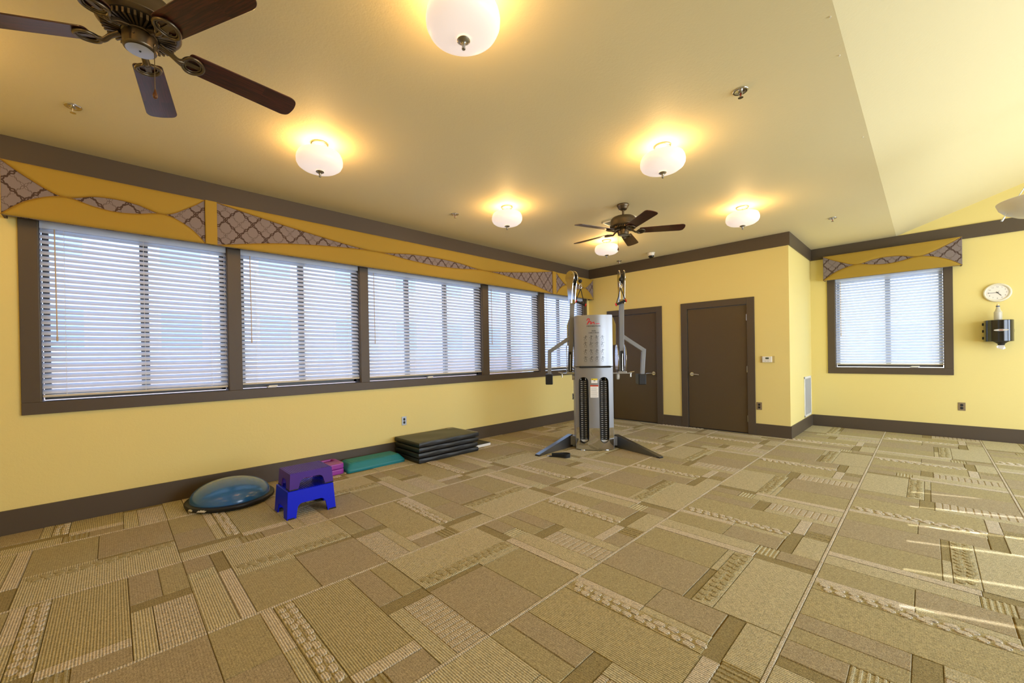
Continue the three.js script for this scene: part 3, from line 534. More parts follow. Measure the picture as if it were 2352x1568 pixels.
  part('inner_backing', bx(-half + 0.008, 0.02, 0.02, half - 0.008, 1.11, 0.03), M.black, o, 'black inside of the machine');
  for (const [x, y, w, h] of slots) {                        // rim of each slot
    const pts = []; const r = w / 2; for (let k = 0; k <= 12; k++) { const t = Math.PI * k / 12; pts.push([x + r * Math.cos(t), y + h / 2 - r + r * Math.sin(t)]); } for (let k = 0; k <= 12; k++) { const t = Math.PI + Math.PI * k / 12; pts.push([x + r * Math.cos(t), y - h / 2 + r + r * Math.sin(t)]); }
    part('slot_rim', tube(pts.map(([a, b]) => [a, b, onArc(a) + 0.001]), 0.005, 120, 6, true), M.black, o, 'black slot edging');
    const st = new THREE.Group(); st.name = 'weight_stack'; o.add(st);
    for (let k = 0; k < 30; k++) { const pl = part('weight_plate', plateGeo(), M.black, st); pl.position.set(x, 0.165 + k * 0.0262, 0.12); }
    part('guide_rod', [rod([x - 0.03, 0.05, 0.135], [x - 0.03, 1.1, 0.135], 0.006), rod([x + 0.03, 0.05, 0.135], [x + 0.03, 1.1, 0.135], 0.006)], M.chrome, st, 'chrome guide rod');
    part('plate_label', Array.from({ length: 30 }, (_, k) => [bx(x - 0.036, 0.159 + k * 0.0262, 0.1785, x - 0.014, 0.166 + k * 0.0262, 0.1795), bx(x + 0.014, 0.159 + k * 0.0262, 0.1785, x + 0.036, 0.166 + k * 0.0262, 0.1795)]).flat(), mat('#c9cbd0', 0.5), st, 'white weight numbers').userData.kind = 'stuff';
    part('stack_base', rb(x - 0.052, 0.10, 0.03, x + 0.052, 0.14, 0.19, 0.006), mat('#c9cacc', 0.4), st, 'pale stack base');
  }
  // printed upper panel
  const chart = canvas(1024, 1434, (g, w, h) => {
    g.fillStyle = '#9c9ea3'; g.fillRect(0, 0, w, h);
    g.strokeStyle = '#c92a3c'; g.lineWidth = 22; g.lineJoin = 'round'; g.lineCap = 'round';
    const L = (pts) => { g.beginPath(); pts.forEach(([x, y], i) => i ? g.lineTo(x, y) : g.moveTo(x, y)); g.stroke(); };
    L([[330, 150], [352, 105], [392, 108], [390, 160], [335, 258], [378, 200], [420, 182], [440, 200], [428, 252], [470, 222], [515, 205], [525, 255]]); g.lineWidth = 16; L([[565, 250], [660, 247]]);
    g.fillStyle = '#1d1f24'; g.textAlign = 'center'; g.font = 'bold 50px sans-serif'; g.save(); g.translate(505, 330); g.scale(1.15, 1); g.fillText('FREEMOTION', 0, 0); g.restore();
    g.strokeStyle = '#a3a5aa'; g.lineWidth = 5; g.strokeRect(205, 395, 600, 985);
    g.font = 'bold 44px sans-serif'; g.fillText('DUAL', 510, 462); g.fillText('CABLE CROSS', 510, 515);
    g.strokeStyle = '#2c2e33'; g.lineWidth = 7;
    for (let r = 0; r < 4; r++) for (let c = 0; c < 4; c++) {                    // small exercise figures
      const cx = 282 + c * 152, cy = [640, 815, 1020, 1220][r], j = (a) => (rnd() - 0.5) * a; g.beginPath(); g.arc(cx + j(30), cy - 52, 12, 0, 7); g.stroke();
      L([[cx + j(20), cy - 38], [cx + j(26), cy], [cx - 22 + j(26), cy + 30], [cx - 26 + j(30), cy + 60]]); L([[cx + j(16), cy], [cx + 20 + j(24), cy + 28], [cx + 24 + j(20), cy + 60]]); L([[cx, cy - 28], [cx + 32 + j(40), cy - 26 + j(50)], [cx + 46, cy - 40 + j(40)]]); L([[cx, cy - 28], [cx - 34 + j(30), cy - 10 + j(40)], [cx - 46, cy + j(40)]]);
      g.fillStyle = '#5a5d63'; g.fillRect(cx - 34 + j(10), cy + 78, 62 + j(24), 8);
    }
  });
  part('upper_panel', frontSheet(1.128, 1.812, [], 0.006, 0.004), new THREE.MeshPhysicalMaterial({ map: chart, roughness: 0.32, metalness: 0.45 }), o, 'curved steel panel with red logo and exercise chart');
  part('panel_bar', [rb(-0.195, 1.108, onArc(0) - 0.055, 0.215, 1.132, onArc(0) + 0.012, 0.008)], M.black, o, 'black bar under the chart');
  const sticker = (name, x, y, w, h, draw, label) => { const s = part(name, new THREE.PlaneGeometry(w, h), mat('#ffffff', 0.5, 0, { map: canvas(160, Math.round(160 * h / w), draw) }), o, label); s.position.set(x, y, onArc(x) + 0.0012); };
  sticker('caution_label', -0.004, 0.935, 0.082, 0.06, (g, w, h) => { g.fillStyle = '#f4f4f2'; g.fillRect(0, 0, w, h); g.fillStyle = '#e8d21c'; g.fillRect(0, 0, w, h * 0.34); g.fillStyle = '#222'; g.beginPath(); g.moveTo(30, 6); g.lineTo(44, 30); g.lineTo(16, 30); g.fill(); g.fillRect(60, h * 0.44, 46, 16); }, 'small yellow and white caution label');
  sticker('warning_label', -0.006, 0.795, 0.104, 0.165, (g, w, h) => { g.fillStyle = '#f6f6f5'; g.fillRect(0, 0, w, h); g.fillStyle = '#d8471f'; g.fillRect(0, 0, w, 28); g.fillStyle = '#222'; g.font = 'bold 20px sans-serif'; g.fillText('WARNING', 40, 21); g.fillStyle = '#999'; for (let y = 48; y < h - 16; y += 20) { g.fillRect(12, y, w - 24 - rnd() * 30, 5); } }, 'white label with a red heading');
  // arms: left and right posts, side arms with black blocks, pulleys on top, adjustment discs below
  const armL = { b: [-0.31, 1.03], t: [-0.262, 2.03], e: [-0.585, 1.335], f: [-0.593, 1.0] }, armR = { b: [0.385, 1.03], t: [0.398, 2.01], e: [0.68, 1.33], f: [0.653, 0.99] };
  for (const [A, s] of [[armL, -1], [armR, 1]]) {
    const arm = new THREE.Group(); arm.name = 'cable_arm'; o.add(arm);
    part('post', bar([A.b[0], A.b[1], 0.02], [A.t[0], A.t[1], 0.02], 0.062, 0.05, 0.006), M.silver, arm);
    const k = (1.54 - A.b[1]) / (A.t[1] - A.b[1]), jx = A.b[0] + (A.t[0] - A.b[0]) * k;
    part('side_arm', [bar([jx, 1.535, 0.02], [A.e[0], A.e[1], 0.02], 0.052, 0.046, 0.006), bar([A.e[0], A.e[1] + 0.022, 0.02], [A.f[0], A.f[1] - 0.02, 0.02], 0.052, 0.046, 0.006)], M.silver, arm);
    part('counterweight', rb(A.f[0] - 0.055, A.f[1] - 0.125, -0.14, A.f[0] + 0.045, A.f[1] + 0.02, 0.07, 0.012, 3), M.black, arm, 'black counterweight block');
    // slot and lever in the lower post
    part('slot_cover', rb(A.b[0] - 0.017, 1.05, 0.035, A.b[0] + 0.025, 1.33, 0.055, 0.014, 3), M.black, arm, 'black lever slot');
    part('release_lever', [rod([A.b[0] + 0.004, 1.06, 0.062], [A.b[0] + 0.008, 1.29, 0.062], 0.008)], M.chrome, arm);
    // sector plate with holes, seen on edge
    const sec = new THREE.Shape(); sec.moveTo(-0.17, -0.26); sec.absarc(0, -0.1, 0.22, -2.4, Math.PI + 0.6, true); sec.lineTo(-0.17, -0.26);
    const q = new THREE.Shape(); q.absarc(0, 0, 0.2, 0, Math.PI * 2); for (let i = 0; i < 10; i++) { const t = Math.PI * (0.1 + 0.8 * i / 9) + Math.PI / 2 * 0; const p = new THREE.Path(); p.absarc(0.165 * Math.cos(t), 0.165 * Math.sin(t), 0.014, 0, Math.PI * 2); q.holes.push(p); }
    const sg = extrude(q, 0.008, 0.001, 1, 40); sg.rotateY(Math.PI / 2); sg.scale(1, 0.95, 0.62); sg.translate(A.b[0] + s * 0.045, 1.225, -0.02); part('adjust_disc', sg, M.chrome, arm, 'chrome adjustment disc with holes');
    const sg2 = extrude(q, 0.008, 0.001, 1, 40); sg2.rotateY(Math.PI / 2); sg2.scale(1, 0.95, 0.62); sg2.translate(A.b[0] - s * 0.055, 1.225, -0.04); part('adjust_disc', sg2, M.chrome, arm);
    part('pivot_plate', [rb(A.b[0] - 0.125, 1.018, -0.05, A.b[0] + 0.125, 1.032, 0.075, 0.003), rb(A.b[0] - 0.05, 1.03, -0.02, A.b[0] + 0.06, 1.05, 0.075, 0.003)], M.steel, arm); part('pivot_pin', [rod([A.b[0] + s * 0.11, 1.03, 0.06], [A.b[0] + s * 0.11, 0.975, 0.06], 0.01), rod([A.b[0] + s * 0.10, 1.035, 0.06], [A.b[0] + s * 0.16, 1.045, 0.06], 0.006)], M.chrome, arm);
    part('pulley_wheel', rod([A.b[0] - s * 0.03, 0.985, -0.01], [A.b[0] - s * 0.06, 0.985, -0.01], 0.05, 28), mat('#d8d6cf', 0.4), arm, 'cream lower pulley');
    // pulley housing at the top: two chrome teardrop plates with a black wheel between
    const tr = new THREE.Shape(); tr.moveTo(-0.03, 0); tr.lineTo(0.03, 0); tr.quadraticCurveTo(0.042, 0.17, 0.066, 0.27); tr.absarc(0, 0.355, 0.09, -0.75, Math.PI + 0.75, false); tr.quadraticCurveTo(-0.042, 0.17, -0.03, 0);
    const plate = extrude(tr, 0.008, 0.003, 2, 16);
    const p1 = plate.clone(); if (s > 0) p1.rotateY(Math.PI / 2 + 0.0); else p1.rotateY(-0.927);
    const off = s > 0 ? [[-0.034, 0], [0.03, 0]] : [[-0.026, 0.019], [0.022, -0.017]];
    for (const [dx, dz] of off) { const c = p1.clone(); c.translate(A.t[0] + dx, A.t[1] - 0.03, 0.02 + dz); part('pulley_plate', c, M.chrome, arm, 'chrome pulley side plate'); }
    const nx = s > 0 ? 1 : -0.8, nz = s > 0 ? 0 : 0.6, cx = A.t[0] - (s > 0 ? 0 : 0.006), cy = A.t[1] + 0.30;
    part('pulley_wheel', rod([cx - 0.014 * nx, cy, 0.02 - 0.014 * nz], [cx + 0.014 * nx, cy, 0.02 + 0.014 * nz], 0.078, 32), M.black, arm, 'black top pulley');
    part('pulley_collar', rb(A.t[0] - 0.037, A.t[1] - 0.045, -0.018, A.t[0] + 0.037, A.t[1] + 0.02, 0.058, 0.006), M.chrome, arm);
    const ex = s < 0 ? -0.158 : 0.374, ey = 2.287; part('cable', tube([[cx, cy + 0.06, 0.085], [(cx + ex) / 2, cy + 0.02, 0.112], [ex, ey, 0.12]], 0.0045, 16, 6), M.black, arm);
    part('ball_stop', new THREE.SphereGeometry(0.026, 20, 14).translate(ex, ey, 0.12), M.black, arm, 'black ball stop');
    part('rear_shroud', extrude(poly([[s * 0.25, 1.40], [s * 0.335, 1.42], [s * 0.335, 1.70], [s * 0.30, 1.80], [s * 0.25, 1.80]]), 0.01, 0.002, 1).translate(0, 0, -0.12), M.chrome, arm, 'polished rear side plate');
  }
  // base: stubs and wedge-shaped splayed feet
  for (const [s, tip] of [[-1, [-0.765, 0.56]], [1, [0.745, 0.55]]]) {
    const root = [s * 0.31, -0.04]; const dx = tip[0] - root[0], dz = tip[1] - root[1], len = Math.hypot(dx, dz);
    const foot = part('foot', (() => { const sh = poly([[0, 0.004], [len, 0.004], [len, 0.02], [0.02, 0.17], [0, 0.17]]); const g = extrude(sh, 0.062, 0.002, 1); g.translate(0, 0, -0.031); g.rotateY(-Math.atan2(dz, dx)); g.translate(root[0], 0, root[1]); return g; })(), mat('#77787a', 0.3, 0.85), o, 'wedge shaped splayed steel foot');
    part('foot_stub', rb(s * 0.24, 0.03, -0.09, s * 0.345, 0.155, 0.02, 0.006), M.silver, o);
    part('foot_pad', (() => { const g = rb(len - 0.045, 0, -0.034, len + 0.006, 0.012, 0.034, 0.004); g.rotateY(-Math.atan2(dz, dx)); g.translate(root[0], 0, root[1]); return g; })(), M.rubber, o, 'black rubber end');
  }
  for (const x of [-0.16, 0.15]) part('leveling_foot', [cyl(0.03, 0.035, 0.012, x, 0.006, 0.19, 20)], M.steel, o);
}
function plateGeo() { plateGeo.g ??= rb(-0.05, -0.0115, -0.06, 0.05, 0.0115, 0.0585, 0.002, 1); return plateGeo.g; }
// pull handles clipped to the top pulleys
function makeHandle(label, lx, ly, lz, tilt, dirTurn) {
  const t = 39 * Math.PI / 180, X = 1.607 + lx * Math.cos(t) + lz * Math.sin(t), Z = 2.386 - lx * Math.sin(t) + lz * Math.cos(t);
  const o = thing('pull_handle', label, 'handle', [X, FY + ly, Z], t + dirTurn, 'pull handles of the cable machine');
  const L = 0.062, c = Math.cos(tilt), s = Math.sin(tilt), A = [-L * c, -L * s, 0], B = [L * c, L * s, 0];
  part('grip', [rod(A, B, 0.0165, 20)], M.rubber, o, 'black foam grip');
  for (const [P, k] of [[A, -1], [B, 1]]) part('end_cap', rod([P[0], P[1], 0], [P[0] + k * 0.014 * c, P[1] + k * 0.014 * s, 0], 0.021, 20), mat('#d8261f', 0.4), o, 'red end cap');
  const topY = 0.20; part('strap', [tube([[A[0] - 0.008, A[1], 0], [A[0] * 0.6, A[1] + 0.09, 0], [-0.006, topY - 0.02, 0], [0, topY, 0]], 0.0055, 24, 8), tube([[B[0] + 0.008, B[1], 0], [B[0] * 0.6, B[1] + 0.075, 0], [0.006, topY - 0.02, 0], [0, topY, 0]], 0.0055, 24, 8)], M.rubber, o, 'black nylon strap');
  part('carabiner', tube([[0, topY - 0.006, 0], [0.014, topY + 0.02, 0], [0.012, topY + 0.055, 0], [0, topY + 0.066, 0], [-0.012, topY + 0.05, 0], [-0.013, topY + 0.02, 0]], 0.0042, 36, 8, true), M.chrome, o, 'metal snap hook');
}
makeHandle('black pull handle with red ends on the arm next to the windows', -0.155, 1.985, 0.12, -0.40, 0);
makeHandle('black pull handle with red ends on the arm next to the doors', 0.372, 1.975, 0.12, 0.38, 0);
{ // ankle strap dropped on the carpet
  const o = thing('ankle_strap', 'black fabric ankle strap with a metal ring lying before the cable machine', 'strap', [1.62, FY + 0.002, 3.13], 0.55);
  const loop = (pts, w) => { const c = new THREE.CatmullRomCurve3(pts.map((p) => new THREE.Vector3(...p)), true), n = 60, pos = [], idx = []; for (let i = 0; i <= n; i++) { const p = c.getPoint(i / n), tn = c.getTangent(i / n), nn = new THREE.Vector3(-tn.z, 0, tn.x).normalize().multiplyScalar(0.004); for (const sgn of [1, -1]) { pos.push(p.x + nn.x * sgn, p.y, p.z + nn.z * sgn, p.x + nn.x * sgn, p.y + w, p.z + nn.z * sgn); } } for (let i = 0; i < n; i++) { const a = i * 4, b = a + 4; for (const [q, r] of [[0, 1], [1, 3], [3, 2], [2, 0]]) idx.push(a + q, b + q, b + r, a + q, b + r, a + r); } const g = new THREE.BufferGeometry(); g.setAttribute('position', new THREE.Float32BufferAttribute(pos, 3)); g.setIndex(idx); g.computeVertexNormals(); return g; };
  part('band', loop([[-0.12, 0, 0.01], [-0.02, 0.002, 0.035], [0.06, 0.004, 0.06], [0.10, 0.004, 0.03], [0.09, 0.004, -0.03], [0.03, 0.003, -0.045], [-0.05, 0.001, -0.02]], 0.045), M.rubber, o);
  part('flap', [rb(-0.16, 0.002, -0.016, -0.06, 0.008, 0.026, 0.002)], M.rubber, o);
  part('ring', new THREE.TorusGeometry(0.018, 0.0035, 8, 24).rotateX(Math.PI / 2).translate(-0.165, 0.006, 0.006), M.chrome, o, 'metal ring');
}

// ------------------------------------------------------------------ exercise gear along the wall
{
  const o = thing('balance_dome', 'blue half ball balance trainer on a black base', 'balance trainer', [0.375, FY, 6.475]);
  part('base', lathe([[0, 0.002], [0.31, 0.002], [0.335, 0.008], [0.352, 0.022], [0.352, 0.04], [0.345, 0.046], [0.315, 0.05], [0, 0.05]], 72), mat('#161719', 0.45), o, 'black plastic base');
  const pts = []; for (let i = 0; i <= 28; i++) { const t = i / 28, r = 0.318; pts.push([r * Math.cos(t * Math.PI / 2) + 0.0001, 0.044 + 0.158 * Math.sin(t * Math.PI / 2) ** 0.94]); }
  part('dome', lathe(pts, 80), new THREE.MeshPhysicalMaterial({ color: C('#2566a8'), roughness: 0.22, clearcoat: 0.5, clearcoatRoughness: 0.12, sheen: 0.35, sheenColor: C('#b9c7b4'), sheenRoughness: 0.35 }), o, 'glossy blue inflated dome');
  const logo = new THREE.Group(); logo.name = 'brand_mark'; o.add(logo);
  for (const [deg, k] of [[47, 0.9], [66, 0.6]]) { const t = deg * Math.PI / 180, g = extrude(poly([[-0.05, -0.008], [0.03, -0.009], [0.05, 0.004], [0.02, 0.004], [0.035, 0.011], [0.005, 0.007], [-0.005, 0.011], [-0.02, 0.003], [-0.03, 0.006]]), 0.0015); g.scale(k, 1, 1); g.translate(0, 0.030, 0.3525); g.rotateY(Math.PI / 2 - t); part('mark', g, M.white, logo, 'white worn printed mark'); }
}
// step stools: tapered plastic shell with arched openings, ribbed top
function makeStool(name, label, pos, turn, w0, d0, w1, d1, h, color, archW, archH, sideW, sideH, feet, fabric) {
  const o = thing(name, label, 'step stool', pos, turn); const m = mat(color, 0.42, 0, { specularIntensity: 0.5 }), t = 0.007;
  const wall = (wb, wt, aw, ah) => { const s = new THREE.Shape(); const b = wb / 2, k = wt / 2, r = Math.min(0.05, aw / 4, ah * 0.8); s.moveTo(-b, 0); s.lineTo(-aw / 2 - 0.012, 0); s.lineTo(-aw / 2, ah - r); s.quadraticCurveTo(-aw / 2 + 0.006, ah, -aw / 2 + r, ah); s.lineTo(aw / 2 - r, ah); s.quadraticCurveTo(aw / 2 - 0.006, ah, aw / 2, ah - r); s.lineTo(aw / 2 + 0.012, 0); s.lineTo(b, 0); s.lineTo(k, h - 0.004); s.lineTo(-k, h - 0.004); s.closePath(); return extrude(s, t, 0.002, 2, 8); };
  const tiltD = Math.atan((d0 - d1) / 2 / h), tiltW = Math.atan((w0 - w1) / 2 / h);
  for (const k of [1, -1]) { const g = wall(w0, w1, archW, archH); g.translate(0, 0, -t); g.rotateX(-tiltD); g.translate(0, 0, d0 / 2); if (k < 0) g.rotateY(Math.PI); part('side_wall', g, m, o); const e = wall(d0, d1, sideW, sideH); e.translate(0, 0, -t); e.rotateX(-tiltW); e.translate(0, 0, w0 / 2); e.rotateY(k * Math.PI / 2); part('end_wall', e, m, o); }
  part('top_plate', rb(-w1 / 2, h - 0.012, -d1 / 2, w1 / 2, h, d1 / 2, 0.006, 3), m, o);
  const n = 20; const ribs = []; for (let i = 0; i < n; i++) { const u = -w1 / 2 + 0.012 + (w1 - 0.024) * i / (n - 1); ribs.push(rb(u - 0.003, h - 0.002, -d1 / 2 + 0.01, u + 0.003, h + 0.003, d1 / 2 - 0.01, 0.0015, 1)); }
  part('tread_ribs', ribs, m, o, 'ribbed tread').userData.kind = 'stuff';
  if (feet) for (const [a, b] of [[-1, -1], [-1, 1], [1, -1], [1, 1]]) part('foot_pad', rb(a * w0 / 2 - (a > 0 ? 0.06 : -0.004) , -0.001, b * d0 / 2 - (b > 0 ? 0.055 : -0.004), a * w0 / 2 + (a > 0 ? 0.004 : 0.06) - (a > 0 ? 0 : 0.004), 0.012, b * d0 / 2 + (b > 0 ? 0.004 : 0.055) - (b > 0 ? 0 : 0.004), 0.004), M.rubber, o, 'black rubber foot');
  else part('rubber_rim', [bx(-w0 / 2 - 0.003, -0.001, d0 / 2 - 0.008, -archW / 2 - 0.01, 0.008, d0 / 2 + 0.003), bx(archW / 2 + 0.01, -0.001, d0 / 2 - 0.008, w0 / 2 + 0.003, 0.008, d0 / 2 + 0.003), bx(w0 / 2 - 0.008, -0.001, sideW / 2 + 0.01, w0 / 2 + 0.003, 0.008, d0 / 2), bx(w0 / 2 - 0.008, -0.001, -d0 / 2, w0 / 2 + 0.003, 0.008, -sideW / 2 - 0.01), bx(-w0 / 2 - 0.003, -0.001, sideW / 2 + 0.01, -w0 / 2 + 0.008, 0.008, d0 / 2), bx(-w0 / 2 - 0.003, -0.001, -d0 / 2, -w0 / 2 + 0.008, 0.008, -sideW / 2 - 0.01)], M.rubber, o, 'black rubber edging');
  return o;
}
// local x along world -z (long side faces the room)
makeStool('step_stool', 'bright blue plastic step stool standing on the carpet', [1.10, FY, 6.06], Math.PI / 2, 0.392, 0.335, 0.365, 0.305, 0.222, '#001ae0', 0.235, 0.115, 0.15, 0.085, true);
makeStool('step_stool', 'purple plastic step stool stacked on the blue one', [1.11, FY + 0.2275, 6.055], Math.PI / 2, 0.352, 0.296, 0.334, 0.282, 0.135, '#4d2b92', 0.20, 0.085, 0.105, 0.075, false);
// purple riser blocks with a square well, two stacked
for (const [i, y, label] of [[0, 0, 'magenta step riser block with a square well, lower of two'], [1, 0.062, 'magenta step riser block with a square well, upper of two']]) {
  const o = thing('step_riser', label, 'step riser', [0.165, FY + y, 5.56]);
  const s = rrect(0.272, 0.36, 0.045); s.holes.push(rrect(0.11, 0.13, 0.01, -0.07, 0.085, THREE.Path)); const g = extrude(s, 0.036, 0.012, 4, 10); g.rotateX(-Math.PI / 2); g.translate(0, 0.013, 0);
  part('block', g, mat('#9a3aa8', 0.35, 0, { clearcoat: 0.2 }), o); part('well_floor', bx(-0.13, 0.004, -0.155, -0.01, 0.008, -0.015), mat('#9a3aa8', 0.35, 0, { clearcoat: 0.2 }), o);
}
{
  const o = thing('aerobic_step', 'long teal aerobic step platform against the baseboard', 'step platform', [0.185, FY, 4.985]);
  const w = 0.33, L = 0.74, h = 0.098, pos = [], rings = [[0, 0.004, 0.03], [0, 0.0, 0.03], [0.006, 0.0, 0.034], [0.0, 0.012, 0.036], [0.0, 0.034, 0.036], [0.008, 0.042, 0.036], [0.04, 0.084, 0.045], [0.052, 0.094, 0.045], [0.066, h, 0.045]];
  const ring = (inset, y, r) => { const p = rrect(w - 2 * inset, L - 2 * inset, r).getPoints(6); return p.slice(0, -1).map((q) => [q.x, y, q.y]); };
  const R = rings.map((a) => ring(...a)), n = R[0].length, idx = []; for (const a of R) for (const p of a) pos.push(...p); for (let i = 0; i + 1 < R.length; i++) for (let k = 0; k < n; k++) { const a = i * n + k, b = i * n + (k + 1) % n, c = a + n, d = b + n; idx.push(a, c, b, b, c, d); }
  const last = (R.length - 1) * n, cI = pos.length / 3; pos.push(0, h, 0); for (let k = 0; k < n; k++) idx.push(last + k, cI, last + (k + 1) % n);
  const g = new THREE.BufferGeometry(); g.setAttribute('position', new THREE.Float32BufferAttribute(pos, 3)); g.setIndex(idx); g.computeVertexNormals();
  part('platform', g, mat('#157f8a', 0.5, 0), o);
  part('top_surface', rb(-w / 2 + 0.07, h - 0.002, -L / 2 + 0.07, w / 2 - 0.07, h + 0.003, L / 2 - 0.07, 0.003), mat('#368a88', 0.75, 0, { bumpMap: cutBump, bumpScale: 0.002 }), o, 'textured teal tread');
}
// folding mats: panels with soft edges and a slight sag
function softPanel(w, h, l, sag, s) {
  const g = new RoundedBoxGeometry(w, h, l, 4, h * 0.3); const big = new THREE.BoxGeometry(w, h, l, 14, 4, 24), p = big.attributes.position; let q = s; const ph = [q % 7, q % 5, q % 11];
  for (let i = 0; i < p.count; i++) { let x = p.getX(i), y = p.getY(i), z = p.getZ(i); const ex = Math.abs(x) / (w / 2), ez = Math.abs(z) / (l / 2), ey = Math.abs(y) / (h / 2); const round = 1 - 0.018 * Math.max(0, ey) ** 3; x *= round; z *= 1 - 0.010 * ey ** 3; y *= 1 - 0.16 * Math.max(Math.pow(ex, 12), Math.pow(ez, 18)); if (y > 0) y += sag * (Math.sin(z * 9 + ph[0] + x * 4) * 0.5 + Math.sin(x * 14 + ph[1] + z * 5) * 0.35) * (1 - ex ** 4) * (1 - ez ** 4); const e = ex > 0.95 || ez > 0.95 ? 1 : 0; x += e * (1 - ey) * Math.sin(z * 17 + ph[2]) * 0.004; p.setXYZ(i, x, y, z); }
  big.computeVertexNormals(); return big;
}
{
  const vinyl = mat('#1c1e21', 0.42, 0, { clearcoat: 0.15, clearcoatRoughness: 0.4 });
  const lower = thing('folding_mat', 'black vinyl folding exercise mat, lower of the stack by the wall', 'mat', [0.315, FY, 4.105], 0, 'folded mats by the wall'), upper = thing('folding_mat', 'black vinyl folding exercise mat on top of the stack by the wall', 'mat', [0.32, FY + 0.130, 4.105], 0, 'folded mats by the wall');
  part('mat_panel', softPanel(0.575, 0.062, 0.945, 0.002, 3), vinyl, lower).position.set(0, 0.032, 0.0); part('mat_panel', softPanel(0.568, 0.064, 0.94, 0.002, 8), vinyl, lower).position.set(-0.004, 0.096, 0.004);
  part('mat_panel', softPanel(0.57, 0.062, 0.945, 0.002, 13), vinyl, upper).position.set(-0.004, 0.033, -0.002); part('mat_panel', softPanel(0.582, 0.064, 0.955, 0.006, 22), vinyl, upper).position.set(0, 0.099, 0);
  part('hook_strip', [rb(-0.02, 0.08, -0.484, 0.26, 0.125, -0.478, 0.002)], M.white, upper, 'white hook strip'); part('maker_tag', bx(-0.27, 0.1295, -0.44, -0.2, 0.1315, -0.33), mat('#8d8a80', 0.6), upper, 'small grey tag');
  const pad = thing('floor_pad', 'flat black topped pad with a white edge beyond the mats', 'pad', [0.315, FY, 3.42]);
  part('core', rb(-0.14, 0, -0.15, 0.14, 0.036, 0.19, 0.003), M.white, pad, 'white edge'); part('cover', rb(-0.141, 0.036, -0.151, 0.1405, 0.043, 0.19, 0.002), M.black, pad, 'black cover');
}

// ------------------------------------------------------------------ wall fittings
function makeOutlet(label, place, metal = true) {               // local x along the wall, z out
  const o = thing('wall_outlet', label, 'outlet', [0, 0, 0], 0, 'outlets low on the walls');
  part('cover_plate', rb(-0.036, -0.058, 0, 0.036, 0.058, 0.006, 0.003), metal ? M.steel : mat('#8a775c', 0.5), o);
  for (const y of [0.021, -0.021]) { const s = new THREE.Shape(); s.absarc(0, 0, 0.0165, 0.6, Math.PI - 0.6); s.absarc(0, 0, 0.0165, Math.PI + 0.6, -0.6); const g = extrude(s, 0.004, 0.0005, 1); g.translate(0, y, 0.0045); const f = part('socket', g, M.black, o, 'black socket'); part('slot', [bx(-0.007, y - 0.002, 0.0088, -0.005, y + 0.007, 0.0096), bx(0.005, y - 0.002, 0.0088, 0.007, y + 0.007, 0.0096)], M.rubber, f); }
  part('screw', rod([0, 0, 0.005], [0, 0, 0.0075], 0.003), M.chrome, o); place(o);
}
makeOutlet('steel outlet plate above the folded mats', (o) => { o.position.set(0, 0.449, 4.418); o.rotation.y = Math.PI / 2; });
makeOutlet('steel outlet plate beside the cable machine under the corner window', (o) => { o.position.set(0, 0.466, 0.595); o.rotation.y = Math.PI / 2; });
makeOutlet('bronze toned outlet plate under the thermostat', (o) => o.position.set(3.008, 0.457, 0), false);
makeOutlet('bronze toned outlet plate below the towel dispenser', (o) => o.position.set(5.10, 0.457, ZW), false);
{
  const o = thing('thermostat', 'white wall thermostat in a clear guard beside the door', 'thermostat', [3.122, 1.172, 0]);
  part('body', rb(-0.062, -0.044, 0.0, 0.062, 0.044, 0.026, 0.006, 3), M.white, o); part('display', bx(-0.02, 0.004, 0.0255, 0.024, 0.03, 0.0268), mat('#4e5a4c', 0.25), o, 'grey green display'); part('buttons', [rb(-0.03, -0.03, 0.026, -0.012, -0.022, 0.028, 0.001), rb(0.006, -0.03, 0.026, 0.024, -0.022, 0.028, 0.001)], mat('#c9c9c6', 0.5), o);
  part('guard', [bx(-0.092, -0.048, 0.001, -0.064, 0.05, 0.012), bx(0.064, -0.048, 0.001, 0.092, 0.05, 0.012)], new THREE.MeshPhysicalMaterial({ color: C('#f5f0dd'), roughness: 0.15, transmission: 0.85, thickness: 0 }), o, 'clear plastic guard');
  const v = thing('air_grille', 'tall white return air grille on the short wall above the baseboard', 'grille', [XR, 0.205, -1.25], Math.PI / 2);
  const w = 0.56, h = 0.66; part('frame', [rb(-w / 2, 0, 0, w / 2, 0.035, 0.012), rb(-w / 2, h - 0.035, 0, w / 2, h, 0.012), rb(-w / 2, 0, 0, -w / 2 + 0.035, h, 0.012), rb(w / 2 - 0.035, 0, 0, w / 2, h, 0.012)], M.white, v); part('backing', bx(-w / 2 + 0.03, 0.03, 0.0005, w / 2 - 0.03, h - 0.03, 0.002), mat('#8d8f94', 0.7), v);
  for (let k = 0; k < 18; k++) { const f = part('fin', rb(-0.010, 0.032, -0.001, 0.010, h - 0.032, 0.001, 0.0008, 1), M.white, v); f.position.set(-w / 2 + 0.05 + k * (w - 0.1) / 17, 0, 0.008); f.rotation.y = 0.6; }
}
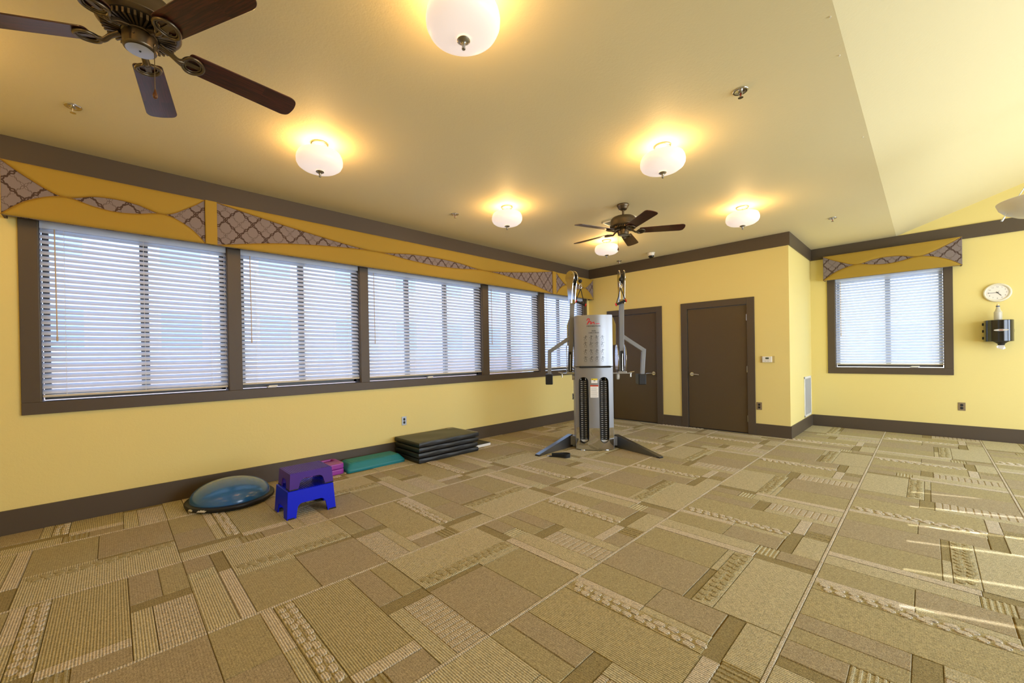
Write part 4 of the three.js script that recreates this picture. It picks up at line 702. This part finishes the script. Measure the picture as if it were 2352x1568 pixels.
{ // wall clock
  const o = thing('wall_clock', 'round white wall clock above the spray bottle', 'clock', [5.43, 2.044, ZW]); const r = 0.128;
  part('case', lathe([[0, 0], [r - 0.004, 0], [r, 0.01], [r - 0.004, 0.026], [r - 0.014, 0.032], [r - 0.026, 0.026], [r - 0.030, 0.018], [0, 0.018]], 56).rotateX(Math.PI / 2), mat('#e9e2cd', 0.35), o, 'cream clock rim');
  const face = canvas(512, 512, (g, w) => { g.fillStyle = '#f3ece4'; g.fillRect(0, 0, w, w); g.fillStyle = '#3b3a3a'; g.textAlign = 'center'; g.textBaseline = 'middle'; g.font = '54px sans-serif'; for (let k = 1; k <= 12; k++) { const t = k * Math.PI / 6; g.fillText(String(k), 256 + 200 * Math.sin(t), 256 - 200 * Math.cos(t)); } for (let k = 0; k < 60; k++) { const t = k * Math.PI / 30; g.fillRect(256 + 244 * Math.sin(t) - 2, 256 - 244 * Math.cos(t) - 2, 4, 4); } });
  part('face', new THREE.CircleGeometry(r - 0.028, 48).translate(0, 0, 0.0186), mat('#ffffff', 0.5, 0, { map: face }), o, 'white dial with black numerals');
  const hand = (name, len, w, hours, z) => { const g = bx(-w / 2, -0.014, 0, w / 2, len, 0.001); g.rotateZ(-hours * Math.PI / 6); g.translate(0, 0, z); part(name, g, M.black, o); };
  hand('hour_hand', 0.055, 0.006, 4.75, 0.0205); hand('minute_hand', 0.084, 0.0045, 9, 0.022); hand('second_hand', 0.03, 0.002, 1.2, 0.0235); part('hub', rod([0, 0, 0.019], [0, 0, 0.0255], 0.005), M.black, o);
}
{ // towel dispenser with a spray bottle on top
  const o = thing('towel_dispenser', 'black centre pull towel dispenser on the gable wall', 'dispenser', [5.43, 1.375, ZW]); const blk = mat('#14181a', 0.12, 0, { clearcoat: 0.6, clearcoatRoughness: 0.05 });
  const s = new THREE.Shape(); s.moveTo(-0.122, 0); s.lineTo(0.122, 0); s.lineTo(0.122, 0.13); s.quadraticCurveTo(0.118, 0.2, 0.07, 0.228); s.quadraticCurveTo(0, 0.25, -0.07, 0.228); s.quadraticCurveTo(-0.118, 0.2, -0.122, 0.13); s.closePath();
  const g = extrude(s, 0.275, 0.006, 3, 48); g.rotateX(Math.PI / 2); g.scale(1, -1, 1); { const arr = g.attributes; for (let i = 0; i < arr.position.count; i += 3) for (const at of Object.values(arr)) for (let c = 0; c < at.itemSize; c++) { const k = at.array[(i + 1) * at.itemSize + c]; at.array[(i + 1) * at.itemSize + c] = at.array[(i + 2) * at.itemSize + c]; at.array[(i + 2) * at.itemSize + c] = k; } g.computeVertexNormals(); } g.translate(0, 0.006, 0.007);
  part('housing', g, blk, o); part('nozzle', lathe([[0.028, -0.05], [0.03, -0.046], [0.034, -0.03], [0.055, -0.012], [0.075, 0.002], [0.06, 0.004], [0.02, -0.03], [0.02, -0.05]], 36).translate(0.02, 0, 0.12), M.black, o, 'black funnel nozzle');
  part('hinge', [0.05, 0.145, 0.24].map((y) => rb(-0.139, y - 0.018, 0.03, -0.124, y + 0.018, 0.06, 0.004)), M.black, o); part('lock', rb(0.124, 0.12, 0.04, 0.136, 0.165, 0.07, 0.004), M.black, o);
  const el = new THREE.Shape(); el.absellipse(0.01, 0, 0.062, 0.0115, 0, Math.PI * 2); part('badge', extrude(el, 0.002, 0.001, 1, 24).translate(0, 0.15, 0.2525), mat('#d8d5cf', 0.3), o, 'silver oval badge'); const el2 = new THREE.Shape(); el2.absellipse(0.01, 0, 0.022, 0.007, 0, Math.PI * 2); part('badge_center', extrude(el2, 0.001, 0, 1, 20).translate(0, 0.15, 0.2555), mat('#a2674c', 0.4), o, 'brown badge centre');
  const tw = thing('paper_towel', 'white paper towel end hanging from the black dispenser', 'paper towel', [5.45, 1.27, ZW + 0.12]);
  { const a = [[-0.02, 0.09], [0.02, 0.085], [0.024, 0.04], [0.034, 0.012], [0.012, -0.004], [-0.012, 0.006], [-0.034, 0.018], [-0.04, 0.04], [-0.022, 0.055]]; const g1 = extrude(poly(a), 0.006, 0.002, 1), p = g1.attributes.position; for (let i = 0; i < p.count; i++) p.setZ(i, p.getZ(i) + 0.012 * Math.sin(p.getX(i) * 90) * (1 - p.getY(i) * 8)); g1.computeVertexNormals(); part('sheet', g1, mat('#f2eeea', 0.9), tw); }
  const b = thing('spray_bottle', 'translucent plastic spray bottle standing on the black dispenser', 'bottle', [5.425, 1.664, ZW + 0.125]);
  part('bottle', lathe([[0, 0.0], [0.034, 0.001], [0.037, 0.006], [0.037, 0.075], [0.0375, 0.1], [0.036, 0.108], [0.028, 0.122], [0.022, 0.142], [0.0165, 0.165], [0.0155, 0.18], [0.0125, 0.18], [0.0125, 0.166], [0.02, 0.14], [0.034, 0.1], [0.0345, 0.008], [0, 0.004]], 36), new THREE.MeshPhysicalMaterial({ color: C('#f0ede2'), roughness: 0.35, transmission: 0.55, thickness: 0 }), b);
  part('collar', cyl(0.0175, 0.0175, 0.012, 0, 0.186, 0, 24), mat('#1b2f6b', 0.4), b, 'dark blue collar'); part('cap', lathe([[0, 0.22], [0.008, 0.22], [0.010, 0.21], [0.0145, 0.195], [0.0145, 0.192], [0, 0.192]], 24), mat('#f0dcae', 0.5), b, 'cream nozzle cap');
}

// ------------------------------------------------------------------ outside the windows
{
  struct('ground', 'pale paved ground outside', bx(-40, -0.45, -40, 50, -0.30, 50), mat('#b9b4aa', 0.9)).userData.category = 'ground';
  const addedEave = struct('sky_shade_eave', 'added roof overhang that blocks upper sky outside the long row of windows', bx(-1.25, 2.72, -2.2, -0.16, 2.9, 10.2), mat('#8f8778', 0.8)); addedEave.userData.category = 'roof';  // unseen overhang, added to keep upper sky light off the blinds
  const b = thing('apartment_building', 'pale apartment building outside the long row of windows', 'building', [-13, -0.3, 4]);
  part('wall', bx(-4, 0, -16, 0, 9.5, 12), mat('#e3e6ec', 0.9), b); part('base_course', bx(0, 0, -16, 0.06, 1.5, 12), mat('#e6c4b4', 0.9), b, 'salmon base course');
  for (let i = 0; i < 9; i++) for (let j = 0; j < 3; j++) { const z = -14.2 + i * 3, y = 1.9 + j * 2.9; const f = part('window_frame', rb(0, y, z, 0.06, y + 1.5, z + 1.3, 0.01, 1), M.white, b); part('pane', bx(0.061, y + 0.08, z + 0.08, 0.07, y + 1.42, z + 1.22), mat('#bccadc', 0.2), f); }
  const c = thing('apartment_building', 'tan building outside the gable wall window', 'building', [4, -0.3, -14]);
  part('wall', bx(-9, 0, -4, 9, 7, 0), mat('#d8d3c6', 0.9), c);
  for (let i = 0; i < 5; i++) for (let j = 0; j < 2; j++) { const x = -7.5 + i * 3.4, y = 1.1 + j * 2.9; const f = part('window_frame', rb(x, y, 0, x + 1.5, y + 1.5, 0.06, 0.01, 1), M.white, c); part('pane', bx(x + 0.08, y + 0.08, 0.061, x + 1.42, y + 1.42, 0.07), mat('#bccadc', 0.2), f); }
}
renderer.render(scene, camera);
